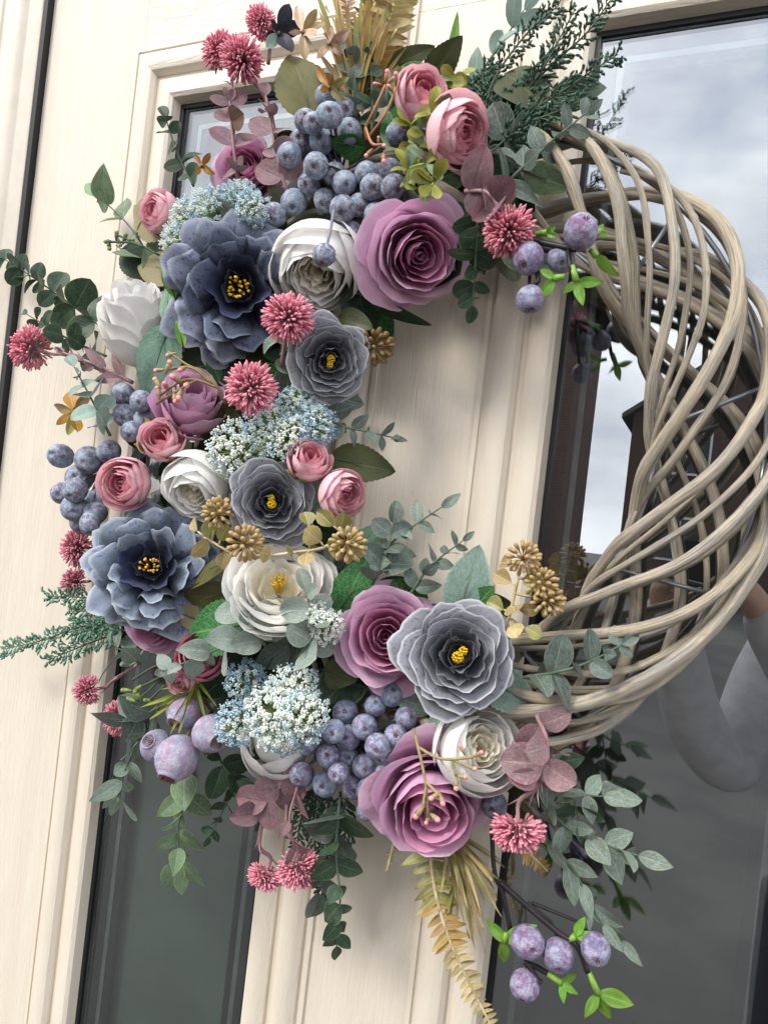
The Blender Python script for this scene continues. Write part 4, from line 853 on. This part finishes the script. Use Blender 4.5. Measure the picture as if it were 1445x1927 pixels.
berries('large blueberry bunch at the bottom left of the mauve rose', 675, 1400, .06,
    [(765, 1350, 22), (602, 1378), (545, 1412), (580, 1398), (652, 1420), (617, 1422), (725, 1460), (690, 1525, 20), (637, 1455, 21), (655, 1388), (628, 1376), (740, 1426), (706, 1328, 21), (650, 1340), (665, 1482, 21), (686, 1368), (685, 1442), (745, 1386), (710, 1404), (568, 1457), (612, 1475, 25), (692, 1488, 23), (738, 1307, 24)], 'berry2', 23.5)
berries('blueberry bunch on the left beside the round pink rose', 190, 890, .055,
    [(118, 928, 22), (182, 942, 22), (156, 980, 24), (150, 900, 26), (180, 965, 22), (115, 858, 23), (140, 956, 24), (142, 922, 23), (168, 866, 27), (205, 850, 22), (170, 985, 20)], 'berry', 23, base=.075, tilt=.95, el=1.15)
berries('four blueberries at left above the cupped pink rosebud', 262, 770, .06,
    [(275, 790, 23), (266, 755, 22), (232, 742, 22), (236, 782, 23), (248, 812, 20)], 'berry', 22, base=.09)
berries('single dark berry tucked right of the bottom mauve rose', 930, 1500, .05, [(930, 1515, 26, .075)], 'berry', 26, name='blueberry', cat='blueberry')
# large blueberries with crowns
def fig_mesh():
    mb = MB(); v, f, uv = lathe([(.001, -1), (.35, -.94), (.68, -.72), (.92, -.35), (1, 0), (.94, .35), (.78, .64), (.58, .84), (.47, .94), (.46, 1.04), (.40, 1.02), (.36, .94), (.2, .90), (.001, .90)], 22); mb.add(v, f, uv); return mb.mesh('berry', M['fig'])
def crown_mesh():
    mb = MB(); rg = random.Random(5)
    for k in range(60):
        a = k*2.39996; c, s = math.cos(a), math.sin(a); r = .04+.42*(k/60)**.5; mb.add([(c*r-s*.05, s*r+c*.05, .93), (c*r+s*.05, s*r-c*.05, .93), (c*r*.9, s*r*.9, 1.05+rg.random()*.14)], [(0, 1, 2)])
    return mb.mesh('crown', M['calyx'], smooth=False)
FM, CM = fig_mesh(), crown_mesh()
for x, y, r, d, tx, ty, lb in ((296, 1404, 31, .085, -.5, .3, 'large pale blueberry behind the biggest one at lower left'), (334, 1425, 42, .11, -.35, -.75, 'biggest pale blueberry hanging crown down at lower left'),
                               (397, 1380, 36, .105, .35, -.45, 'large blueberry showing its brown crown at lower left'), (350, 1335, 36, .085, -.45, -.60, 'large blueberry tucked below the small pink bud')):
    p = P(x, y, d); s = S(p)*r; ax = axis(p, tx, ty); root = thing('large_blueberry', lb, 'blueberry', p-ax*s, 'large crowned blueberries'); Mt = frame(p, ax, x, s)
    bo = part('berry', FM, root, Mt); part('crown', CM, bo, Mt)
    mb = MB(); v, f, uv = tube([p-ax*s*.95, p-ax*s*1.3, P(400, 1340, .06)], [.002, .0018, .0018], 6); mb.add(v, f, uv); part('stem', mb.mesh('stem', M['stem_brown']), root)
# plums on dark twigs with lime leaves
def lime_tip(root, b, t, spread=.6, n=3, sz=34, seed=0):
    rg = random.Random(seed); y = (t-b).normalized(); mb = MB(); v, f, uv = tube([b, t], [.0022, .0030], 6); mb.add(v, f, uv); part('shoot', mb.mesh('shoot', M['stem_lime']), root)
    for k in range(n):
        c = TC(t); s = y.cross(c); a = (k-(n-1)/2)*spread*2; dr = y*math.cos(a)+s*math.sin(a)+c*rg.uniform(-.2, .4)
        leaf(root, 'oval', 'lime', t, t+dr.normalized()*sz*S(t)*rg.uniform(.8, 1.2), c+s*rg.uniform(-.6, .6), .75, rg.randint(0, 4))
pl = berries('cluster of four purple plums with lime leaves in front of the upper willow', 1010, 470, .09, [(1055, 488, 26, .115, .1, -.3), (994, 486, 30, .125, -.3, -.5), (1092, 437, 32, .13, .25, .6), (997, 563, 26, .125, .1, -.85)], 'plum', 30, name='plum_cluster', cat='plums', stemmat='stem_black', el=1.06, stemr=.0017)
tw = smooth_path([P(930, 440, .10), P(1010, 455, .12), P(1060, 465, .125), P(1085, 470, .125)], 6)
mb = MB(); v, f, uv = tube(tw, .0024, 6); mb.add(v, f, uv); v, f, uv = tube([P(1068, 470, .125), P(1072, 500, .128), P(1078, 520, .128)], .002, 6); mb.add(v, f, uv); v, f, uv = tube([P(1010, 505, .12), P(1012, 530, .125), P(1000, 540, .125)], .0022, 6); mb.add(v, f, uv); part('twig', mb.mesh('twig', M['stem_black']), pl)
lime_tip(pl, P(1076, 500, .128), P(1084, 530, .128), .6, 3, 44, 1); lime_tip(pl, P(1062, 520, .126), P(1042, 524, .126), .8, 2, 40, 2); lime_tip(pl, P(1115, 440, .125), P(1126, 436, .12), .7, 2, 24, 3); lime_tip(pl, P(1010, 440, .11), P(1028, 438, .12), .5, 2, 34, 4); lime_tip(pl, P(1110, 470, .12), P(1122, 482, .12), .3, 1, 56, 5)
pb = berries('cluster of four purple plums hanging at the bottom right over the dark glass', 985, 1690, .075, [(987, 1854, 28, .085, -.1, -.8), (992, 1772, 31, .088, .25, -.4), (1050, 1797, 30, .082, .0, -.7), (1120, 1786, 27, .08, .1, -.6)], 'plum', 30, name='plum_cluster', cat='plums', stemmat='stem_black', el=1.06, stemr=.0012)
mb = MB()
for q, rr in (([(925, 1560, .08), (930, 1640, .08), (945, 1680, .08), (960, 1750, .08)], .0022), ([(940, 1660, .08), (985, 1700, .08), (1050, 1755, .078), (1085, 1780, .078), (1105, 1830, .078)], .0024), ([(985, 1810, .08), (1010, 1820, .08), (1030, 1832, .08)], .0022), ([(993, 1812, .08), (1008, 1840, .082), (1018, 1850, .082)], .0024)):
    v, f, uv = tube(smooth_path([P(*z) for z in q], 6), rr, 6); mb.add(v, f, uv)
part('twig', mb.mesh('twig', M['stem_black']), pb)
lime_tip(pb, P(952, 1755, .085), P(950, 1772, .085), 1.1, 3, 62, 6); lime_tip(pb, P(1030, 1832, .08), P(1056, 1850, .08), .5, 3, 40, 7); lime_tip(pb, P(1108, 1830, .078), P(1125, 1870, .078), .5, 3, 60, 8); lime_tip(pb, P(1070, 1770, .078), P(1082, 1762, .078), .5, 2, 44, 9)
# ------------------------------------------------------------------ gold foliage
def frond(pts, w0, w1, step, mats, label, seed=0, ws=1.0, stem='stem_gold'):
    rg = random.Random(seed); wp = smooth_path([P(*p) for p in pts], 14); n = len(wp); root = thing('gold_fern', label, 'fern', wp[0])
    mb = MB(); v, f, uv = tube(wp, [.0020*(1-.6*i/(n-1)) for i in range(n)], 6); mb.add(v, f, uv); part('rachis', mb.mesh('rachis', M[stem]), root)
    pos = 0; acc = 0; nxt = 4
    tot = sum((wp[i]-wp[i-1]).length/S(wp[i]) for i in range(1, n))
    for i in range(1, n):
        sg = (wp[i]-wp[i-1]).length/S(wp[i])
        while acc+sg > nxt:
            q = (nxt-acc)/sg; p = wp[i-1].lerp(wp[i], q); t = (wp[i]-wp[i-1]).normalized(); c = TC(p); s = t.cross(c); fr = nxt/tot; ln = (w0+(w1-w0)*fr)*S(p)
            for sg2 in (1, -1):
                dr = (s*sg2+t*rg.uniform(.15, .5)+c*rg.uniform(-.25, .15)).normalized()
                leaf(root, 'pinna', mats[min(len(mats)-1, int(fr*len(mats)))], p, p+dr*ln*rg.uniform(.8, 1.12), c+t*rg.uniform(-.5, .3), ws*rg.uniform(.9, 1.1), rg.randint(0, 4), name='leaflet')
            nxt += step*(1-.5*fr)
        acc += sg
frond([(808, 1600, .07), (822, 1690, .075), (850, 1780, .075), (888, 1860, .07), (922, 1927, .065), (930, 1950, .06)], 58, 14, 20, ['goldgreen', 'gold_dk', 'gold', 'gold'], 'long gold fern frond hanging at the bottom centre', 1, 1.35)
frond([(690, 190, .06), (720, 90, .06), (750, -30, .06)], 58, 48, 14, ['gold_dk', 'gold'], 'gold fern frond at the top right of the gold grass', 2, 1.3)
frond([(640, 190, .05), (650, 90, .05), (655, -20, .05)], 28, 20, 12, ['gold', 'copper'], 'slim gold fern frond behind the gold grass', 3)
frond([(668, 190, .055), (685, 100, .06), (700, 20, .065), (712, -40, .065)], 44, 34, 13, ['gold_dk', 'gold_dk', 'gold'], 'middle gold fern frond rising among the golden grass', 6, 1.1)
frond([(740, 1590, .05), (735, 1610, .05), (728, 1640, .05)], 14, 6, 6, ['goldgreen'], 'tiny gold fern tip left of the long hanging frond', 4)
frond([(985, 1600, .06), (1005, 1615, .065), (1030, 1640, .06)], 26, 14, 8, ['gold_dk'], 'short amber fern tip under the lower right clover head', 5)
def tuft(cx, cy, cd, tips, mat, label, n, name='gold_grass', cat='grass', seed=0, ws=1.0, droop=.3):
    rg = random.Random(seed); c0 = P(cx, cy, cd); root = thing(name, label, cat, c0)
    for k in range(n):
        x, y, d = tips[k % len(tips)]; e = P(x+rg.uniform(-24, 24), y+rg.uniform(-34, 34), d+rg.uniform(-.015, .02))
        b = c0+Vector((rg.uniform(-1, 1), rg.uniform(-1, 1), rg.uniform(-1, 1)))*.004
        leaf(root, 'blade', mat if isinstance(mat, str) else mat[rg.randrange(len(mat))], b, e, TC(b)+CR*rg.uniform(-.9, .9), ws*rg.uniform(.7, 1.2), rg.randint(0, 4), name='blade')
tuft(672, 205, .07, [(600, 30, .08), (630, 10, .085), (660, -10, .09), (690, 0, .09), (715, 20, .085), (740, 60, .08), (640, 60, .1), (680, 50, .1)], ['gold_dk', 'gold_dk', 'goldgreen', 'gold'], 'tuft of golden grass blades at the top of the wreath', 60, seed=1, ws=.8)
tuft(850, 1575, .075, [(850, 1690, .085), (875, 1760, .09), (905, 1720, .09), (925, 1755, .085), (945, 1690, .08), (950, 1640, .07), (890, 1690, .1), (920, 1660, .1)], ['gold', 'gold', 'goldgreen'], 'tuft of golden grass blades under the bottom mauve rose', 44, seed=2, ws=.62)
tuft(372, 1285, .09, [(275, 1332, .11), (300, 1320, .105), (330, 1325, .11), (310, 1370, .1), (335, 1350, .1), (390, 1340, .1)], 'grass', 'olive green grass blades below the small pink bud', 13, name='green_grass', seed=3, ws=.7)
def goldplant(label, stem, leaves, seeds, mats=('gold', 'goldgreen'), seedm='seed', seed=0):
    rg = random.Random(seed); wp = smooth_path([P(*p) for p in stem], 6); root = thing('gold_sprig', label, 'gold sprig', wp[0])
    mb = MB(); v, f, uv = tube(wp, .0014, 6); mb.add(v, f, uv)
    near = lambda p: min(wp, key=lambda q: (q-p).length)
    for (x, y, d, sz) in leaves:
        e = P(x, y, d); b0 = near(e); dr = (e-b0).normalized(); b = e-dr*sz*.5*S(e)
        v, f, uv = tube([b0, b], [.001, .0008], 5); mb.add(v, f, uv)
        leaf(root, 'fan', mats[rg.randrange(len(mats))], b, b+(dr+Vector((rg.uniform(-.3, .3),)*3)).normalized()*sz*S(e), TC(e)+CR*rg.uniform(-.6, .6)+CU*rg.uniform(-.6, .6), rg.uniform(.8, 1.1), rg.randint(0, 4))
    for (x, y, d, r) in seeds:
        e = P(x, y, d); b0 = near(e); s = S(e)*r; ax = ((e-b0).normalized()+TC(e)*.6).normalized(); v, f, uv = tube([b0, e-ax*s*.7], [.0012, .0012], 5); mb.add(v, f, uv)
        sm = MB()
        for q in range(34):
            zz = 1-1.5*(q+.5)/34; a = q*2.39996; rq = math.sqrt(1-zz*zz); dd = Vector((rq*math.cos(a), rq*math.sin(a), zz*1.15))
            v, f, uv = tube([Vector((0, 0, -.3)), dd*.6], [.03, .04], 3, False); sm.add(v, f, uv)
            v, f, uv = tube([dd*.55, dd*.8, dd*1.0, dd*1.1], [.05, .13, .14, .04], 6); sm.add(v, f, uv)
        part('seed_head', sm.mesh('seed_head', M[seedm]), root, frame(e, ax, x, s), kind='stuff')
    part('stem', mb.mesh('stem', M['stem_gold']), root)
goldplant('gold sprig with seed heads left of the middle grey camellia', [(470, 1060, .11), (425, 1035, .12), (385, 1010, .125)], [(378, 1030, .13, 46), (420, 1005, .13, 40), (392, 1000, .13, 36), (360, 990, .128, 34), (415, 1052, .125, 34)], [(412, 966, .135, 30), (462, 1022, .14, 34)], seed=1)
goldplant('gold sprig with ribbed leaves below the middle grey camellia', [(480, 1050, .13), (550, 1040, .135), (610, 1030, .135), (640, 1000, .13)], [(595, 1005, .145, 40), (612, 978, .14, 40), (640, 985, .14, 40), (620, 1035, .145, 34), (540, 1045, .15, 38), (500, 1040, .145, 34), (570, 1050, .145, 34), (580, 975, .13, 30)], [(655, 1025, .14, 34)], seed=2)
goldplant('gold sprig with seed heads standing right of the sage leaf', [(950, 1190, .10), (965, 1130, .105), (985, 1040, .105)], [(945, 1090, .105, 38), (950, 1060, .1, 34), (1000, 1095, .11, 40), (960, 1150, .11, 40), (990, 1150, .11, 38), (930, 1140, .105, 36), (1000, 1190, .11, 34), (975, 1180, .115, 36)], [(985, 1050, .11, 32), (1018, 1098, .11, 30), (1030, 1130, .108, 30)], seed=3)
goldplant('brown seed head right of the small grey camellia', [(660, 640, .07), (690, 650, .07)], [], [(706, 652, .075, 34)], seedm='seed2', seed=4)
def blossom(label, cx, cy, d, pts, mat, name, cat, center=None, tx=0, ty=0):
    p = P(cx, cy, d); root = thing(name, label, cat, p)
    for i, (x, y, dd, ws) in enumerate(pts): leaf(root, 'petal', mat if isinstance(mat, str) else mat[i % len(mat)], p, P(x, y, dd), TC(p)+CU*.3*(i % 3-1), ws, i % 5, name='petal')
    mb = MB(); v, f, uv = tube([p+TC(p)*.006, p, p-TC(p)*.03], [.0015, .0025, .0014], 6); mb.add(v, f, uv); part('stem', mb.mesh('stem', M['stem_brown']), root)
blossom('copper and gold blossom at the top left of the gold grass', 570, 60, .09, [(545, 62, .10, .9), (595, 20, .1, .9), (600, 70, .1, 1), (575, 105, .095, .9), (560, 15, .085, .8), (612, 40, .08, .8)], ['copper', 'gold'], 'gold_blossom', 'blossom')
blossom('copper blossom on a thin stalk in front of the gold grass', 620, 82, .10, [(655, 62, .11, .8), (600, 105, .11, .8), (625, 50, .10, .8), (640, 100, .105, .8)], ['copper'], 'gold_blossom', 'blossom')
blossom('olive gold blossom above the top blueberries', 620, 165, .095, [(590, 120, .1, .7), (650, 150, .105, .7), (600, 175, .11, .7), (640, 185, .11, .7), (625, 135, .11, .7)], ['amber', 'goldgreen'], 'gold_blossom', 'blossom')
blossom('amber and cream blossom at far left above the blueberries', 140, 775, .095, [(98, 765, .10, 1), (108, 798, .11, .9), (148, 818, .105, .9), (130, 818, .10, .9), (170, 740, .09, 1), (130, 730, .085, 1.1), (160, 780, .12, .8)], ['gold', 'amber', 'amber', 'goldgreen'], 'gold_blossom', 'blossom')
blossom('yellow blossom half hidden at upper left behind burgundy leaves', 380, 312, .08, [(365, 290, .085, 1), (395, 290, .085, 1), (368, 330, .085, 1), (398, 325, .085, 1)], ['amber'], 'gold_blossom', 'blossom')
blossom('dark navy blossom with lavender underside at the very top', 525, 62, .07, [(545, 8, .08, 1.3), (560, 50, .08, 1.2), (500, 70, .075, 1.2), (512, 40, .085, 1.0), (500, 92, .08, 1.1), (545, 90, .08, 1.1)], ['navy', 'navy', 'navy', 'navy', 'euc_pale', 'navy'], 'navy_blossom', 'blossom')
# boxwood-like yellow green clusters
def boxsprig(label, nodes, seed=0, mats=('yellowgreen', 'yellowgreen', 'lime_edge')):
    rg = random.Random(seed); ps = [P(*q[:3]) for q in nodes]; root = thing('yellow_green_sprig', label, 'foliage', ps[0]); mb = MB()
    if len(ps) > 1: v, f, uv = tube(smooth_path(ps, 5), .0014, 6); mb.add(v, f, uv); part('stem', mb.mesh('stem', M['stem_lime']), root)
    for q, p in zip(nodes, ps):
        for k in range(5):
            a = k*2*math.pi/5+rg.uniform(0, 1.6); c = TC(p); dr = (CR*math.cos(a)+CU*math.sin(a)+c*rg.uniform(.1, .9)).normalized()
            leaf(root, 'spat', mats[rg.randrange(len(mats))], p, p+dr*q[3]*S(p)*rg.uniform(.8, 1.15), c*.8+CU*rg.uniform(.2, .8)-dr*.3, 1, rg.randint(0, 4))
boxsprig('yellow-green sprig below the top pink rosebud', [(785, 275, .10, 38), (775, 235, .115, 46), (812, 215, .12, 42), (800, 255, .11, 34)], 1)
boxsprig('yellow-green sprig above the largest mauve rose', [(785, 335, .10, 34), (800, 310, .12, 46), (770, 320, .115, 42), (815, 345, .12, 40), (790, 355, .12, 34)], 2)
boxsprig('yellow-green leaflets between top rosebud and rosemary', [(835, 160, .075, 40), (860, 150, .07, 34)], 3)
# waxflower sprigs with buds
def wax(label, paths, buds, stem, budm, calm, seed=0):
    root = thing('waxflower_sprig', label, 'waxflower', P(*paths[0][0])); mb = MB()
    for q in paths: v, f, uv = tube(smooth_path([P(*z) for z in q], 5), .0013, 6); mb.add(v, f, uv)
    part('stem', mb.mesh('stem', M[stem]), root); ends = [P(*q[-1]) for q in paths]
    allp = [p for q in paths for p in smooth_path([P(*z) for z in q], 5)]
    for i, (x, y, d, r) in enumerate(buds):
        e = P(x, y, d); b0 = min(allp, key=lambda q: (q-e).length); dr = (e-b0); dr = dr.normalized() if dr.length > 1e-4 else CU.copy(); s = S(e)*r*.8; sm = MB()
        v, f, uv = tube([e-dr*s*2.6, e-dr*s*1.0, e-dr*s*.1, e+dr*s*.2], [s*.18, s*.62, s*.72, s*.55], 8); sm.add(v, f, uv, 0)
        v, f, uv = tube([e+dr*s*.1, e+dr*s*.6, e+dr*s*1.2, e+dr*s*1.5], [s*.5, s*.75, s*.62, s*.12], 8); sm.add(v, f, uv, 1)
        part('bud', sm.mesh('bud', M[calm], M[budm]), root)
wax('coral budded waxflower sprig left of the top pink rosebud', [[(690, 262, .11), (688, 240, .115), (705, 205, .12), (725, 160, .12)], [(690, 262, .11), (725, 215, .12), (745, 165, .12)], [(688, 240, .115), (700, 270, .125), (720, 272, .13)]],
    [(728, 140, .122, 8), (745, 145, .125, 8), (738, 150, .12, 7), (708, 158, .12, 6), (733, 165, .128, 7), (722, 274, .135, 7), (722, 300, .135, 8), (692, 290, .13, 7), (712, 262, .13, 5)], 'stem_coral', 'bud_pink', 'stem_coral')
wax('brown waxflower sprig with tiny pink buds over the hidden mauve rose', [[(425, 760, .12), (410, 730, .13), (380, 700, .135), (350, 685, .14), (318, 662, .14)], [(410, 730, .13), (370, 715, .14), (340, 718, .145), (300, 745, .145)], [(370, 715, .14), (335, 735, .145), (295, 760, .14)], [(400, 722, .132), (360, 692, .14), (315, 695, .145)]],
    [(320, 668, .14, 8), (318, 687, .145, 9), (298, 697, .145, 8), (295, 718, .145, 9), (298, 735, .145, 9), (330, 712, .15, 10), (338, 745, .15, 10), (330, 752, .148, 9), (342, 695, .148, 8), (352, 725, .15, 10), (312, 725, .15, 8)], 'stem_brown', 'bud_pink', 'bud_khaki')
wax('green waxflower sprig with pink tips over the bottom mauve rose', [[(778, 1372, .12), (785, 1400, .135), (800, 1470, .14), (805, 1540, .14)], [(785, 1405, .135), (830, 1428, .14), (890, 1425, .14)], [(850, 1428, .14), (875, 1440, .14), (890, 1447, .14)], [(850, 1430, .14), (858, 1460, .14)], [(800, 1470, .14), (830, 1500, .145)], [(802, 1480, .14), (795, 1520, .145)]],
    [(902, 1418, .142, 8), (892, 1447, .142, 8), (868, 1408, .14, 7), (858, 1478, .142, 9), (872, 1462, .142, 8), (832, 1508, .148, 9), (815, 1500, .148, 9), (786, 1532, .146, 10), (820, 1540, .148, 10), (803, 1545, .142, 7)], 'bud_khaki', 'bud_pink', 'bud_khaki')
wax('green budded sprig over the left glass edge below the pink bud', [[(350, 1240, .09), (300, 1275, .10), (250, 1300, .10)], [(330, 1250, .095), (280, 1300, .10), (255, 1320, .10)], [(310, 1290, .1), (290, 1310, .1), (280, 1320, .1)], [(340, 1235, .095), (290, 1255, .1), (250, 1280, .1)]],
    [(236, 1299, .10, 8), (258, 1306, .102, 8), (246, 1316, .10, 8), (278, 1318, .102, 7), (262, 1294, .1, 7)], 'stem_dark', 'bud_green', 'bud_green')
wax('dark green budded twig above the closed white rose', [[(300, 480, .08), (255, 458, .085), (205, 455, .085)], [(270, 465, .085), (240, 450, .085), (220, 442, .085)]], [(203, 455, .085, 7), (206, 464, .085, 7), (220, 442, .085, 7), (236, 446, .085, 7), (226, 458, .085, 6), (248, 452, .085, 6)], 'stem_dark', 'bud_green', 'stem_dark')
# rosemary sprays
def rosemary(label, stems, mat, size, seed=0):
    rg = random.Random(seed); root = thing('rosemary_spray', label, 'rosemary', P(*stems[0][0])); nm = MB()
    for q in stems:
        wp = smooth_path([P(*z) for z in q], 14); n = len(wp); mb = MB(); v, f, uv = tube(wp, [.0014*(1-.6*i/n) for i in range(n)], 5); mb.add(v, f, uv); part('stem', mb.mesh('stem', M['stem_dark']), root)
        L_ = sum((wp[i]-wp[i-1]).length for i in range(1, n)); sp = size*.20*S(wp[0]); pos = sp; acc = 0; side = 1
        for i in range(1, n):
            sg = (wp[i]-wp[i-1]).length
            while acc+sg > pos:
                p = wp[i-1].lerp(wp[i], (pos-acc)/sg); t = (wp[i]-wp[i-1]).normalized(); c = TC(p); s = t.cross(c); fr = pos/L_
                a = rg.uniform(-1.0, 1.0); sd3 = (s*side*math.cos(a)+c*math.sin(a)).normalized(); ln = size*S(p)*(1.05-.45*fr)*rg.uniform(.8, 1.15)
                tw_ = (t*.8+sd3*.75).normalized(); e = p+tw_*ln
                v, f, uv = tube([p, e], [.0006, .0003], 4); nm.add(v, f, uv)
                for k in range(5):
                    b = p.lerp(e, .3+.175*k); nd = (tw_*.8+Vector((rg.uniform(-1, 1), rg.uniform(-1, 1), rg.uniform(-1, 1)))*.75).normalized(); l2 = ln*rg.uniform(.32, .5)
                    v, f, uv = tube([b, b+nd*l2*.5, b+nd*l2], [.0008, .0014, .0002], 4); nm.add(v, f, uv)
                side = -side; pos += sp*rg.uniform(.7, 1.2)
            acc += sg
    part('needles', nm.mesh('needles', M[mat]), root, kind='stuff')
rosemary('dark green rosemary spray at the top right crossing the glass corner', [[(920, 275, .075), (960, 200, .075), (1040, 120, .07), (1105, 60, .065), (1148, 0, .06)], [(925, 270, .08), (1000, 210, .08), (1090, 150, .075), (1162, 102, .07)], [(905, 260, .07), (925, 160, .07), (985, 70, .065), (1050, 10, .06)], [(930, 265, .08), (985, 235, .085), (1060, 205, .08), (1110, 180, .075)], [(900, 240, .065), (900, 170, .065), (930, 120, .06)], [(930, 280, .08), (975, 262, .085), (1010, 245, .085)], [(950, 220, .075), (1020, 130, .075), (1080, 20, .07)]], 'needle', 34, 1)
rosemary('pale green rosemary spray pointing left at the lower left', [[(235, 1165, .065), (150, 1180, .06), (80, 1205, .055), (8, 1222, .05)], [(225, 1135, .065), (160, 1125, .06), (88, 1122, .055)], [(240, 1185, .065), (170, 1210, .06), (92, 1242, .055)], [(235, 1150, .06), (180, 1150, .06), (130, 1150, .055)], [(245, 1170, .06), (190, 1180, .065), (140, 1195, .06)]], 'needle2', 27, 2)
rosemary('dark rosemary spray hanging behind the bottom clover heads', [[(600, 1470, .06), (590, 1550, .06), (600, 1650, .055)], [(620, 1480, .06), (615, 1570, .06), (605, 1690, .055)], [(590, 1480, .06), (565, 1550, .06), (560, 1610, .055)], [(640, 1490, .06), (650, 1560, .055), (640, 1620, .055)]], 'needle', 28, 3)
